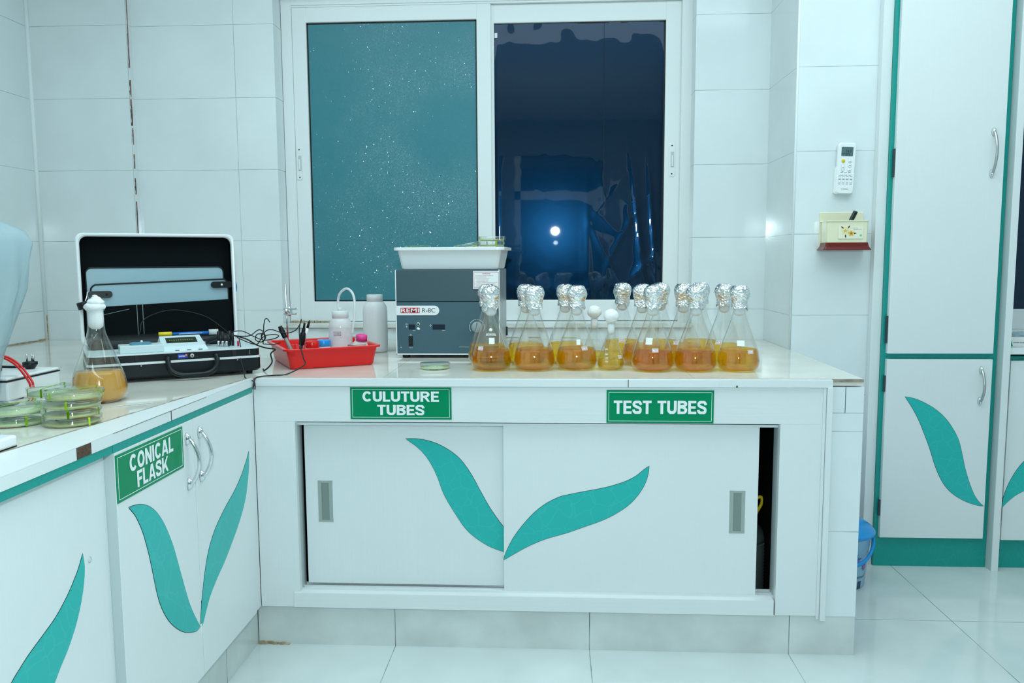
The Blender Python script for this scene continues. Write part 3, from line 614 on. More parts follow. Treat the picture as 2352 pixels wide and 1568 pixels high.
def wbox(name, lo, hi, m, bev=.0008): return box(name, (lo[0]+.88, lo[1]-2.284, lo[2]-.80), (hi[0]+.88, hi[1]-2.284, hi[2]-.80), m, wt, bev)
wbox('edge_trim', (-.878, 2.268, .7965), (.786, 2.284, .819), M['lam_h']); wbox('repair_strip', (.212, 2.2665, .797), (.468, 2.268, .8185), M['lam_h'], .0004)
wbox('chip', (.516, 2.2655, .797), (.520, 2.268, .802), M['wood'], 0); wbox('chip', (.2105, 2.266, .797), (.212, 2.268, .8185), M['wood'], 0)
wbox('edge_trim', (-.886, 1.445, .7965), (-.880, 2.268, .8195), M['lam_h']); wbox('edge_trim', (-.886, .62, .7965), (-.880, 1.3965, .8195), M['lam_h']); wbox('bare_patch', (-.886, 1.397, .797), (-.8805, 1.4445, .8195), M['wood'])
wbox('trim_crack', (-.8805, 1.76, .797), (-.8795, 1.763, .8195), M['wood'], 0); wbox('trim_crack', (-.8825, 1.52, .8188), (-.8797, 1.95, .8197), M['wood'], 0)

# ---------------------------------------------------------------- tall cupboard, divider, right cabinet
tc = thing('tall_cupboard', 'tall white cupboard with teal frame right of the tiled pillar', 'cupboard', (1.4, 2.99, 0))
def tb(name, lo, hi, m, bev=.0008, par=None): return box(name, (lo[0]-1.4, lo[1]-2.99, lo[2]), (hi[0]-1.4, hi[1]-2.99, hi[2]), m, par or tc, bev)
tb('carcass', (1.208, 2.9905, 0), (1.6205, 3.035, 2.4), M['teal_dark'])
tb('side_panel', (1.172, 3.005, 0), (1.2075, 3.039, 2.4), M['lam'])
u = tb('door', (1.2205, 2.970, .812), (1.597, 2.990, 2.36), M['lam'], .0015); u['label'] = 'tall upper door'
l = tb('door', (1.2205, 2.970, .117), (1.597, 2.990, .791), M['lam'], .0015); l['label'] = 'lower door with a teal leaf'
bow_handle(u, (1.555-1.4, -.02, 1.531), .164, 'steel'); bow_handle(l, (1.557-1.4, -.02, .694), .132, 'steel')
leaf(LF['6'], l, 1.4, 0, -.02)
for z, d_, h in ((1.50, u, .05), (.90, u, .05), (.70, l, .03), (.23, l, .03)): b = BM(); add_box(b, (1.2145-1.4, -.014, z-h), (1.2205-1.4, -.004, z+h)); obj('hinge', b, M['ink'], d_)
dv = thing('divider_panel', 'tall white divider board standing between the two right cupboards', 'panel', (1.634, 2.95, 0))
b = BM(); add_box(b, (-.011, 0, 0), (.013, .09, 2.4), .001); obj('board', b, M['lam'], dv)
b = BM(); add_box(b, (-.0125, .002, 0), (-.011, .09, 2.4)); obj('edge_strip', b, M['lam_grey'], dv)  # grey sheet over the whole left side of the board
rc = thing('base_cabinet', 'low white cabinet with teal frame at the right edge of the photo', 'cabinet', (1.9, 2.99, 0))
def rb(name, lo, hi, m, bev=.0008, par=None): return box(name, (lo[0]-1.9, lo[1]-2.99, lo[2]), (hi[0]-1.9, hi[1]-2.99, hi[2]), m, par or rc, bev)
rb('carcass', (1.649, 2.9905, 0), (2.3, 3.415, .80), M['teal_dark'])
d = rb('door', (1.662, 2.970, .113), (2.0, 2.990, .786), M['lam'], .0015); leaf(LF['7'], d, 1.9, 0, -.02)
for z in (.70, .23): b = BM(); add_box(b, (1.656-1.9, -.014, z-.045), (1.662-1.9, -.004, z+.045)); obj('hinge', b, M['ink'], d)
rb('top_board', (1.649, 2.955, .811), (2.3, 3.415, .834), M['lam_h'])

# ---------------------------------------------------------------- glassware
ZT = .8205   # worktop surface
PROF = [(0, .72), (.006, .88), (.014, .965), (.025, 1.0), (.036, .99), (.050, .955), (.065, .90), (.100, .705), (.135, .505), (.165, .345), (.182, .300), (.205, .292), (.222, .292)]
def prof_r(z, R, k):
    P = [(a*k, b*R) for a, b in PROF]
    for (z0, r0), (z1, r1) in zip(P[:-1], P[1:]):
        if z0 <= z <= z1: return r0+(r1-r0)*(z-z0)/(z1-z0)
    return P[-1][1]
def flask_glass(R, k):
    b = BM(); P = catmull([(z*k, r*R, 0) for z, r in PROF], 4)
    prof = [(0, .0005)]+[(p.y, max(p.x, .0005)) for p in P]; e = prof[-1]
    prof += [(e[0]+.0012, e[1]+.0005), (e[0]+.0028, e[1]+.002), (e[0]+.0025, e[1]+.0042), (e[0]+.0008, e[1]+.0050), (e[0]-.001, e[1]+.004)]
    add_lathe(b, prof, 48, 0, cap1=False); add_lathe(b, [(max(r-.0016, 0), z+.0012) for r, z in prof[:-6]], 48, 0, cap0=False, cap1=False); return mesh_of('flask_glass', b, M['glass'])
def flask_liquid(R, k, lv, m):
    b = BM(); n = 14; prof = [(0, .002)]
    for i in range(n+1): z = .0025+(lv-.0025)*i/n; prof.append((prof_r(z, R, k)-.0022, z))
    prof += [(0, lv-.0006)]
    add_lathe(b, prof, 48, 0, cap0=False, cap1=False); me = mesh_of('broth', b, m)
    return me
def foil_mesh(seed, k=1.0):
    rnd = random.Random(seed); sx = rnd.uniform(.94, 1.06); rag = rnd.uniform(.004, .010)
    prof = [(0, .262), (.010, .2615), (.018, .259), (.0235, .2545), (.0270, .249), (.0288, .243), (.0296, .236), (.0292, .229), (.0280, .223), (.0262, .218), (.0246, .213), (.0238, .208), (.0240, .203), (.0244, .198), (.0246, .193), (.0248, .188)]
    pr_ = [(p.x, p.y) for p in catmull([(r, z, 0) for r, z in prof], 3)]
    def fn(p, a):
        n1 = noise.noise(Vector((p.x*55, p.y*55, p.z*45+seed*7))); n2 = noise.noise(Vector((p.x*150, p.y*150, p.z*120+seed*3))); n3 = noise.noise(Vector((p.x*330, p.y*330, p.z*300+seed)))
        d = .0026*n1+.0024*(1-2*abs(n2))*.8+.0005*n3
        r = math.hypot(p.x, p.y); w = min(1, r/.012); s = (r+d*w)/max(r, 1e-6)
        low = max(0, (.204-p.z)/.017)
        z = p.z+d*.6*(1-w*.5)-low*rag*(noise.noise(Vector((cos(a)*2.2, sin(a)*2.2, seed*5)))-.15)*1.7
        return Vector((p.x*s*sx, p.y*s/sx, z))
    b = BM(); add_lathe(b, pr_, 44, 0, cap0=False, cap1=False, fn=fn)
    return mesh_of('foil_cap', b, M['foil'], False)
def plug_mesh(R, k, z0, z1, m='cotton'):
    b = BM(); r = .292*R-.0012; pr_ = [(0, z0), (r*.5, z0+.0015), (r*.85, z0+.006), (r*.97, z0+.012), (r, z0+.02), (r, z1), (0, z1)]
    add_lathe(b, pr_, 24, 0, cap0=False, cap1=False); return mesh_of('cotton_plug', b, M[m])
def label_mesh(R, k, zc, ang, w=.019, h=.011):
    b = BM(); nx, nz = 14, 9; g = []; rnd = random.Random(int(ang*100)+int(zc*1e4))
    for j in range(nz+1):
        z = zc-h/2+h*j/nz; r = prof_r(z, R, k)+.0006
        g.append([b.verts.new((r*cos(ang+(i/nx-.5)*w/r), r*sin(ang+(i/nx-.5)*w/r), z)) for i in range(nx+1)])
    for j in range(nz):
        for i in range(nx):
            f = b.faces.new([g[j][i], g[j][i+1], g[j+1][i+1], g[j+1][i]]); e = min(i, j, nx-1-i, nz-1-j)
            f.material_index = 1 if e == 1 else (2 if (j in (3, 5) and 3 <= i <= 10 and rnd.random() < .7) else 0)
    return mesh_of('label', b, [M['letter'], M['ink_red'], M['ink']])
RB = .0640
G_L = flask_glass(RB, 1.0); FO = [foil_mesh(s) for s in range(1, 8)]; PL = plug_mesh(RB, 1.0, .1665, .222)
LQ = {}
def liq(lv, key, R=RB, k=1.0):
    q = (lv, key, R)
    if q not in LQ: LQ[q] = flask_liquid(R, k, lv, M[key])
    return LQ[q]
def big_flask(x, y, label, lv, key, fo, lab=None, rz=0.0):
    t = thing('conical_flask', label, 'flask', (x, y, ZT), 0, 'foil capped conical flasks on the worktop')
    link('glass_body', G_L, t); o = link('broth', liq(lv, key), t, (0, 0, 0)); link('cotton_plug', PL, t)
    link('foil_cap', FO[fo], t, (0, 0, 0), (0, 0, rz))
    for l in (lab or []): link('paper_label', label_mesh(RB, 1.0, *l), t)
    return t
D = -pi/2
f1 = big_flask(-.197, 2.468, 'foil capped amber flask in front of the centrifuge, printed with maker name', .066, 'amber', 0, [(.071, D-.55)], 0)
for s, w, h, z in (('BOROSIL', .030, .0075, .113),): 
    text('print', s, w, h, M['letter'], f1, (.004, -prof_r(z, RB, 1)-.003, z), .01, (radians(-28), 0, 0))
b = BM(); r = prof_r(.126, RB, 1)+.001
add_lathe(b, [(.0055, 0), (.0055, .0004)], 16, 0, Matrix.Translation((.002, -r, .127)) @ Matrix.Rotation(pi/2-radians(28), 4, 'X')); obj('print', b, M['letter'], f1)
def patch(t, zc, ang, w, h, m='letter'):
    b = BM(); g = []
    for j in range(7):
        z = zc-h/2+h*j/6; r = prof_r(z, RB, 1)+.0006; g.append([b.verts.new((r*cos(ang+(i/8-.5)*w/r), r*sin(ang+(i/8-.5)*w/r), z)) for i in range(9)])
    for j in range(6):
        for i in range(8): b.faces.new([g[j][i], g[j][i+1], g[j+1][i+1], g[j+1][i]])
    return obj('writing_patch', b, M['letter'], t)
patch(f1, .094, D+.12, .017, .018)
big_flask(-.220, 2.601, 'foil capped flask hidden behind the flask in front of the centrifuge', .066, 'amber', 1, None, 1.0)
f2 = big_flask(-.062, 2.470, 'foil capped amber flask standing second from the centrifuge in the front row', .066, 'amber2', 2, None, 2.0)
big_flask(-.092, 2.601, 'foil capped flask half hidden behind the second front flask', .068, 'amber', 3, None, .5)
f3 = big_flask(.070, 2.490, 'foil capped amber flask just left of the small cotton-stoppered flask', .066, 'amber', 4, [(.069, D+.42)], 4.0)
patch(f3, .088, D+.08, .012, .016)
big_flask(.036, 2.618, 'foil capped flask behind the front flask left of the small flask', .068, 'amber', 0, None, 3.0)
big_flask(.231, 2.724, 'foil capped flask standing alone in back before the dark window film', .066, 'amber', 5, [(.070, D-.1)], 1.5)
big_flask(.284, 2.590, 'foil capped flask with square-topped foil, behind the fourth big front flask', .066, 'amber2', 6, None, 2.2)
f4 = big_flask(.302, 2.456, 'foil capped brownish flask just right of the small cotton-stoppered flask', .066, 'amber2', 1, [(.067, D+.02)], 5.0)
patch(f4, .094, D-.35, .020, .020)
big_flask(.360, 2.722, 'foil capped flask in the back row, before the right edge of the dark pane', .066, 'amber2', 2, None, 4.2)
big_flask(.417, 2.602, 'foil capped flask behind and left of the second flask from the right', .066, 'amber', 3, [(.074, D-.55)], 2.8)
f5 = big_flask(.433, 2.458, 'foil capped dark amber flask, second from the right in the front row', .066, 'amber2', 4, None, 1.1)
big_flask(.495, 2.732, 'foil capped flask in the back row with the tallest foil, before the right jamb', .066, 'amber', 5, None, .2)
big_flask(.548, 2.602, 'foil capped flask right behind the rightmost front flask', .066, 'amber', 6, [(.075, D-.5)], 3.3)
f6 = big_flask(.564, 2.460, 'foil capped amber flask at the right end of the front row', .066, 'amber', 0, [(.062, D+.42)], 2.6)
patch(f6, .088, D-.1, .022, .016)
RS, KS = .0420, .645
G_S = flask_glass(RS, KS); PS = plug_mesh(RS, KS, .108, .1435)
def ball(r, z, seed, sq=1.0):
    b = BM(); bmesh.ops.create_icosphere(b, subdivisions=4, radius=r)
    for v in b.verts: n = noise.noise(v.co*70+Vector((seed, 0, 0)))+.5*noise.noise(v.co*160+Vector((0, seed, 0))); v.co = v.co*(1+.06*n); v.co.z = v.co.z*sq+z
    return mesh_of('cotton_stopper', b, M['cotton'], True)
def small_flask(x, y, label, lab, sd):
    t = thing('conical_flask', label, 'flask', (x, y, ZT), 0, 'small cotton stoppered flasks on the worktop')
    link('glass_body', G_S, t); link('broth', liq(.032, 'yellow', RS, KS), t)
    b = BM(); me = ball(.0235, .166, sd, .92); b.from_mesh(me); bpy.data.meshes.remove(me); me2 = PS; b.from_mesh(me2); obj('cotton_stopper', b, M['cotton'], t, smooth=True)
    for l in lab: link('paper_label', label_mesh(RS, KS, *l, .014, .010), t)
    return t
sf = small_flask(.176, 2.474, 'small white cotton-stoppered flask of pale yellow broth in front', [(.042, D+.75)], 1)
for s, z in (('250', .066), ('200', .051), ('150', .040), ('100', .029)):
    text('graduation', s, .0095, .0045, M['letter'], sf, (-.016, -prof_r(z, RS, KS)*.93-.0022, z), .01, (radians(-20 if z > .03 else 4), 0, radians(-20)))
small_flask(.134, 2.674, 'small white cotton-stoppered flask half hidden behind the third front flask', [], 2)

bf = thing('conical_flask', 'large conical flask of cloudy orange broth stopped with ragged cotton, by the black case', 'flask', (-1.119, 1.885, ZT))
link('glass_body', G_L, bf); link('broth', flask_liquid(RB, 1.0, .074, M['cloudy']), bf)
b = BM(); me = plug_mesh(RB, 1.0, .176, .226); b.from_mesh(me)
for k, (r, z, dx) in enumerate(((.024, .232, -.001), (.019, .243, .002), (.012, .251, .003), (.006, .258, .001))):
    me = ball(r, z, 5+k, .55)
    for v in me.vertices: v.co.x += dx
    b.from_mesh(me)
obj('cotton_stopper', b, M['cotton'], bf, smooth=True)

def dish_parts(R, h, band, agar, cross):
    """petri dish meshes: base, lid, agar, rubber band"""
    b = BM(); add_lathe(b, [(0, .0004), (R-.004, .0004), (R-.0025, .0012), (R-.0022, h*.8), (R-.0035, h*.8)], 40, 0, cap1=False, cap0=False); base = mesh_of('dish_base', b, M['dish'])
    b = BM(); add_lathe(b, [(R, h*.38), (R, h-.0012), (R-.0012, h), (0, h)], 40, 0, cap0=False, cap1=False); lid = mesh_of('dish_lid', b, M['dish'])
    b = BM(); add_lathe(b, [(0, .0016), (R-.0042, .0016), (R-.0042, h*.33), (0, h*.33)], 40, 0, cap0=False, cap1=False); ag = mesh_of('agar', b, agar)
    b = BM(); e = .0006
    for a in cross:
        c, s = cos(a), sin(a)
        loop = [(-R-e, .0006), (-R-e, h-.001), (-R+.002, h+e), (R-.002, h+e), (R+e, h-.001), (R+e, .0006)]
        q = [Vector((x*c, x*s, z)) for x, z in loop]; wv = Vector((-s, c, 0))*.0022
        for p0, p1 in zip(q[:-1], q[1:]): b.faces.new([b.verts.new(p0-wv), b.verts.new(p0+wv), b.verts.new(p1+wv), b.verts.new(p1-wv)])
    r = bmesh.ops.solidify(b, geom=b.faces[:], thickness=-.0010); bd = mesh_of('rubber_band', b, band)
    return base, lid, ag, bd
def petri(loc, parts, label, group, rz=0.0, tilt=None):
    t = thing('petri_dish', label, 'petri dish', loc, rz, group)
    if tilt: t.rotation_euler = (tilt[0], tilt[1], rz)
    for n, me in zip(('dish_base', 'dish_lid', 'agar', 'rubber_band'), parts): link(n, me, t)
    return t
PB = dish_parts(.0575, .0165, M['band'], M['agar'], [1.25, .1]); PB2 = dish_parts(.0575, .0205, M['band'], M['agar2'], [1.3, .6])
GL = 'banded petri dishes on the left counter'
xs = [(-1.018, 1.620, .0, 'topmost'), (-1.022, 1.615, .7, 'second from top'), (-1.020, 1.612, 1.9, 'third from top'), (-1.022, 1.614, 2.6, 'bottom')]
for k, (x, y, rz, w) in enumerate(xs): petri((x, y, ZT+.0005+(3-k)*.0182), PB, 'green-banded petri dish, %s of the stack of four by the counter edge' % w, GL, rz)
for k, (x, y, rz, w) in enumerate([(-1.208, 1.840, .4, 'upper'), (-1.212, 1.838, 1.6, 'lower')]): petri((x, y, ZT+.0005+(1-k)*.0226), PB2, 'pale green petri dish, %s of the pair left of the big flask' % w, GL, rz)
for k, (x, y, rz, w) in enumerate([(-1.140, 1.610, .2, 'upper'), (-1.141, 1.608, 1.9, 'lower')]): petri((x, y, ZT+.0005+(1-k)*.0226), PB2, 'green-banded petri dish, %s of the pair cut by the left edge of the photo' % w, GL, rz)
PC = dish_parts(.0485, .0175, M['band_y'], M['agar2'], [.2]); PT = dish_parts(.0475, .0175, M['band'], M['agar'], [.3, 1.0]); PY = dish_parts(.0475, .0175, M['band_y'], M['agar'], [.5])
petri((-.378, 2.487, ZT+.0003), PC, 'yellow-banded petri dish lying alone before the centrifuge', 'petri dishes by the centrifuge')

def loft(bm, loops, mi=0, cap0=True, cap1=True, smooth=False):
    R_ = [[bm.verts.new(p) for p in lp] for lp in loops]
    for a, c in zip(R_[:-1], R_[1:]):
        n = len(a)
        for k in range(n):
            f = bm.faces.new([a[k], a[(k+1) % n], c[(k+1) % n], c[k]]); f.material_index = mi; f.smooth = smooth
    if cap0: bm.faces.new(list(reversed(R_[0]))).material_index = mi
    if cap1: bm.faces.new(R_[-1]).material_index = mi
def rl(w, d, r, z, n=5): return [(x, y, z) for x, y in rrect(w, d, r, n)]
def tray(w, d, h, tp, rim, floor, m, parent, r=.022, lip=.004):
    """tapered tub, rim size w x d at height h"""
    iw, id_ = w-2*rim, d-2*rim; bw, bd = iw-2*tp, id_-2*tp
    b = BM(); loft(b, [rl(bw-.01, bd-.01, r*.9, 0), rl(bw-.003, bd-.003, r, .0015), rl(bw, bd, r, .006), rl(iw, id_, r+.004, h-lip), rl(w, d, r+rim, h-lip-.001), rl(w, d, r+rim, h-.001), rl(w-.002, d-.002, r+rim, h), rl(iw-.002, id_-.002, r+.003, h), rl(iw-.005, id_-.005, r+.002, h-.003), rl(iw-.008-2*tp*(1-floor/h), id_-.008-2*tp*(1-floor/h), r, floor)])
    return obj('tub', b, m, parent)

# ---------------------------------------------------------------- centrifuge with its tray
ce = thing('centrifuge', 'slate blue bench centrifuge with white badge under the white tray', 'centrifuge', (-.371, 2.75, ZT), radians(0))
Wc, Hc0, Hc1, Dc = .182, .0115, .3075, .385
bm = BM(); add_box(bm, (-Wc, .004, Hc0), (Wc, Dc, Hc1), .003); obj('housing', bm, M['case_grey'], ce)
bm = BM(); add_box(bm, (-Wc, 0, Hc0), (-Wc+.0035, .006, Hc1), .0008); add_box(bm, (Wc-.0035, 0, Hc0), (Wc, .006, Hc1), .0008); add_box(bm, (-Wc, 0, Hc0), (Wc, .006, Hc0+.0045), .0008); obj('front_edge', bm, M['white_pl'], ce)
box('control_panel', (-Wc+.0035, .001, Hc0+.0045), (Wc-.0035, .006, .196), M['slate'], ce); box('lid_front', (-Wc+.0035, .0005, .1985), (Wc-.0035, .006, Hc1-.001), M['slate_d'], ce, .001)
box('lid_gap', (-Wc+.0035, .0035, .196), (Wc-.0035, .0045, .1985), M['line'], ce); box('lid_top', (-Wc+.001, .001, Hc1-.002), (Wc-.001, Dc, Hc1+.0005), M['slate_d'], ce, .0006)
for x in (-Wc+.03, Wc-.03):
    for y in (.03, Dc-.04):
        bm = BM(); add_lathe(bm, [(.012, 0), (.014, .002), (.0135, .0118)], 16); obj('foot', bm, M['rubber'], ce, (x, y, 0))
bm = BM()
for x in (-.06, -.02, .06): add_box(bm, (x-.012, .05, .0035), (x+.012, .08, .0117))
obj('underside_bracket', bm, M['rubber'], ce)
def cx(px): return (px-907)*1.517e-3-.182
def cz(py): return (py-621)*-1.5065e-3+Hc1-.001
bm = BM(); pts = [(-Wc+.0036, -.0165), (.026, -.0165)]+[(.026+.0165*sin(a*pi/12), -.0165*cos(a*pi/12)) for a in range(1, 12)]+[(.026, .0165), (-Wc+.0036, .0165)]
pts = [(x if x < 0 else x-.026+cx(1008)-.0165, z+cz(713.5)) for x, z in pts]
add_prism(bm, pts, -.0004, .001); bd = obj('badge', bm, M['letter'], ce)
bm = BM(); add_box(bm, (cx(918.6), -.0009, cz(719.5)), (cx(962.8), -.0004, cz(707.2))); obj('red_plate', bm, M['badge_red'], bd)
text('lettering', 'REMI', cx(961.5)-cx(919.8), .0135, M['letter'], bd, ((cx(918.6)+cx(962.8))/2, -.0012, cz(713.4)), .02); text('lettering', 'R-8C', cx(999)-cx(968.5), .0150, M['ink'], bd, ((cx(968.5)+cx(999))/2, -.0009, cz(713.2)), .0)
for a, c in ((936.5, 951.5), (992, 1020.7)):
    bm = BM(); add_box(bm, (cx(a), .0004, cz(758)), (cx(c), .001, cz(746))); obj('display', bm, M['disp'], ce)
text('lettering', 'MIN', .008, .003, M['letter'], ce, (cx(949), .0006, cz(760)), 0); text('lettering', 'RPM', .009, .003, M['letter'], ce, (cx(1017.5), .0006, cz(760)), 0); text('lettering', 'MAINS', .012, .003, M['letter'], ce, (cx(941), .0006, cz(800.3)), 0)
bm = BM(); tr = Matrix.Translation((cx(958.9), .001, cz(745))) @ Matrix.Rotation(pi/2, 4, 'X')
add_lathe(bm, [(.0055, 0), (.0055, .0012)], 18, 0, tr); add_lathe(bm, [(.0036, .0008), (.0036, .0018), (0, .0022)], 18, 1, tr)
tr = Matrix.Translation((cx(958.9), .001, cz(756))) @ Matrix.Rotation(.5, 4, 'Y') @ Matrix.Rotation(pi/2, 4, 'X') @ Matrix.Diagonal((1.25, .85, 1, 1)); add_lathe(bm, [(.0050, 0), (.0048, .0015), (0, .002)], 18, 0, tr)
obj('button', bm, [M['letter'], M['line']], ce)
bm = BM()
for px, py in ((932, 745.5), (987.5, 748.5), (941, 770.5)):
    for k in range(4): a = k*pi/2; add_box(bm, (cx(px)+.0026*cos(a)-.0009, .0006, cz(py)+.0026*sin(a)-.0009), (cx(px)+.0026*cos(a)+.0009, .001, cz(py)+.0026*sin(a)+.0009))
add_box(bm, (cx(930.5), .0006, cz(752.3)), (cx(933.5), .001, cz(750.5))); add_box(bm, (cx(917), .0006, cz(800)), (cx(919), .001, cz(798.5)))
obj('pictogram', bm, M['letter'], ce)
bm = BM(); add_box(bm, (cx(936), -.001, cz(796)), (cx(946), .001, cz(773)), .0008); sw = obj('power_switch', bm, M['line'], ce); bm = BM(); add_box(bm, (cx(937.7), -.003, cz(793)), (cx(944.3), .001, cz(776)), .001); obj('rocker', bm, M['rubber'], sw)
bm = BM(); add_lathe(bm, [(.0190, 0), (.0185, .012), (.0165, .014), (0, .0142)], 32, 0, Matrix.Translation((cx(1094.5), .001, cz(752))) @ Matrix.Rotation(pi/2, 4, 'X')); kn = obj('speed_knob', bm, M['case_grey'], ce)
bm = BM(); add_box(bm, (cx(1094.5)-.0006, -.0138, cz(752)+.002), (cx(1094.5)+.0006, -.0128, cz(752)+.017)); obj('pointer', bm, M['ink'], kn)
bm = BM()
for k in range(28):
    if k % 7 == 6: continue
    a0, a1 = radians(215-k*9.2), radians(215-(k+1)*9.2); r0, r1 = .0255, .0268; X, Z = cx(1094.5), cz(752)
    bm.faces.new([bm.verts.new((X+r*cos(a), .0006, Z+r*sin(a))) for r, a in ((r0, a0), (r1, a0), (r1, a1), (r0, a1))])
obj('dial_scale', bm, M['letter'], ce)
bm = BM(); add_box(bm, (cx(1053), .0006, cz(798.8)), (cx(1140), .001, cz(798.1))); obj('yellow_line', bm, M['agar2'], ce)
wl = box('warning_label', (cx(1086.5), -.0003, cz(664)), (cx(1147.5)-.001, .0006, cz(623.5)), M['letter'], ce)
bm = BM(); x0, x1, z0, z1 = cx(1088.5), cx(1145), cz(662), cz(625.5); q = .0012
for lo, hi in (((x0, z0), (x1, z0+q)), ((x0, z1-q), (x1, z1)), ((x0, z0), (x0+q, z1)), ((x1-q, z0), (x1, z1))): add_box(bm, (lo[0], -.0006, lo[1]), (hi[0], -.0003, hi[1]))
obj('border', bm, M['ink_red'], wl); text('lettering', 'WARNING', .028, .0034, M['ink_red'], wl, ((x0+x1)/2, -.0006, z1-.0062), .02)
for k, s in enumerate(('1. READ OPERATING INSTRUCTIONS BEFORE USE.', '2. PROVIDE PROPER EARTHING.', '3. FOR IMBALANCE FREE PERFORMANCE', 'a. ENSURE LEVEL AND STABILITY', 'b. BALANCE CENTRIFUGE TUBES', 'c. ENSURE USE OF RUBBER CUSHIONS FOR GLASS TUBES', '4. BRING SPEED KNOB TO "MIN" AND INCREASE SPEED', 'GRADUALLY', '5. CHECK CARBON BRUSHES PERIODICALLY')):
    w = len(s)*.00150; text('lettering', s, w, .0022, M['ink_red'], wl, (x0+.004+w/2+(.004 if s[0] in 'abcG' else 0), -.0006, z1-.0128-k*.0048), 0)
box('side_catch', (Wc, Dc-.03, .046), (Wc+.006, Dc-.015, .080), M['rubber'], ce, .001)
wt_ = thing('white_tray', 'white plastic tray of petri dishes standing on the centrifuge', 'tray', (-.362, 2.895, 1.1288), radians(-3))
tray(.392, .265, .0775, .012, .012, .0612, M['white_pl'], wt_, .014, .0095)
ZF = 1.1905; GT = 'petri dishes in the white tray'
petri((-.49, 2.86, ZF+.0045), PT, 'green-banded petri dish at the left end of the white tray', GT, .2, (radians(4), 0, .2))
petri((-.312, 2.86, ZF+.0115), PT, 'tilted green-banded petri dish in the middle of the white tray', GT, 0, (0, radians(-11), 0))
for k, w in enumerate(('lowest', 'middle', 'top')): petri((-.226+.002*k, 2.862, ZF+.0185*k), (PY, PT, PT)[k], 'banded petri dish, %s of the stack of three in the white tray' % w, GT, .6+k*1.1)

# ---------------------------------------------------------------- red tray and what stands in it
RT = radians(29.2); rc0 = (-.7845, 2.6435)
rtray = thing('red_tray', 'red plastic tray of lab bottles beside the black case', 'tray', (rc0[0], rc0[1], ZT), RT)
tray(.313, .350, .0655, .011, .010, .004, M['red_pl'], rtray, .018, .005)
bm = BM()
for x in (-.132, -.125): add_box(bm, (x-.0015, -.1645, .042), (x+.0015, -.160, .060))
obj('rib', bm, M['red_pl'], rtray)
ZI = ZT+.0045
wb = thing('wash_bottle', 'cloudy plastic wash bottle with curved tube standing in the red tray', 'bottle', (-.727, 2.668, ZI))
bm = BM(); add_lathe(bm, [(0, 0), (.036, 0), (.039, .004), (.0395, .02), (.0395, .112), (.037, .128), (.031, .138), (.025, .143), (.025, .150)], 40, cap0=False); obj('bottle_body', bm, M['bottle_c'], wb)
bm = BM(); add_lathe(bm, [(0, .002), (.0375, .002), (.0375, .075), (0, .075)], 32, cap0=False, cap1=False); obj('water', bm, M['pinkw'], wb)
def ridged(r, z0, z1, n=40, dome=.0):
    b = BM(); add_lathe(b, [(r, z0), (r, z1-.002), (r-.002, z1), (r*.6, z1+dome*.8), (0, z1+dome)], n, fn=lambda p, a: Vector((p.x*(1+.012*cos(a*n/2)), p.y*(1+.012*cos(a*n/2)), p.z))); return b
obj('cap', ridged(.0275, .143, .168, 48), M['bottle'], wb)
bm = BM(); add_lathe(bm, [(.008, .168), (.006, .175), (.004, .180)], 12); add_tube(bm, [(-.007+.003, 0, .170), (-.006, -.002, .195), (.004, -.01, .226), (.030, -.022, .243), (.053, -.034, .228), (.061, -.04, .195), (.059, -.042, .150), (.051, -.044, .092)], .0042, 10, 6); obj('spout_tube', bm, M['tube'], wb)
b = BM(); add_box(b, (-.013, -.0402, .086), (.012, -.0394, .099), mi=1); add_box(b, (-.0115, -.0405, .0875), (.0105, -.0400, .0975)); 
for z in (.090, .0935):
    for k in range(5): add_box(b, (-.0095+k*.0038, -.0407, z), (-.0068+k*.0038, -.0404, z+.0022), mi=2)
obj('paper_label', b, [M['letter'], M['ink_red'], M['ink']], wb)
pb = thing('dropper_bottle', 'small round bottle with bright pink cap in the red tray', 'bottle', (-.642, 2.590, ZI))
bm = BM(); add_lathe(bm, [(0, 0), (.025, 0), (.027, .004), (.027, .054), (.024, .066), (.016, .073), (.016, .082)], 32, cap0=False); obj('bottle_body', bm, M['bottle'], pb)
obj('cap', ridged(.0185, .074, .094, 36, .002), M['pink'], pb, None, (radians(4), radians(5), 0))
def jar(label, x, y, m):
    t = thing('specimen_jar', label, 'jar', (x, y, ZI), 0, 'capped jars in the red tray'); bm = BM(); add_lathe(bm, [(0, 0), (.020, 0), (.0215, .002), (.0215, .052), (.019, .056)], 28, cap0=False); j = obj('jar_body', bm, M['white_pl'], t)
    bm = BM(); add_lathe(bm, [(.0225, .052), (.0228, .054), (.0226, .070), (.021, .0735), (0, .074)], 28); obj('cap', bm, m, t)
    b = BM()
    for z, n in ((.040, 7), (.034, 5)):
        for k in range(n): a = D-.55+k*.14; b.faces.new([b.verts.new((.0218*cos(q), .0218*sin(q), zz)) for q, zz in ((a, z), (a+.1, z), (a+.1, z+.0016), (a, z+.0016))])
    obj('print', b, M['ink'], j); return t
jar('white jar with red screw cap in the red tray', -.797, 2.573, M['red_pl']); jar('white jar with light blue screw cap in the red tray', -.772, 2.620, M['sky'])
bk = thing('beaker', 'small glass beaker holding probes at the near left corner of the red tray', 'beaker', (-.833, 2.525, ZI)); bm = BM(); add_lathe(bm, [(0, .0005), (.025, .0005), (.0285, .004), (.0285, .062), (.0305, .0655)], 32, cap0=False, cap1=False); obj('glass_body', bm, M['glass'], bk)
b = BM()
for z in (.03, .04, .05): add_box(b, (-.008, -.0291, z), (.002, -.0287, z+.001))
obj('graduation', b, M['letter'], bk)
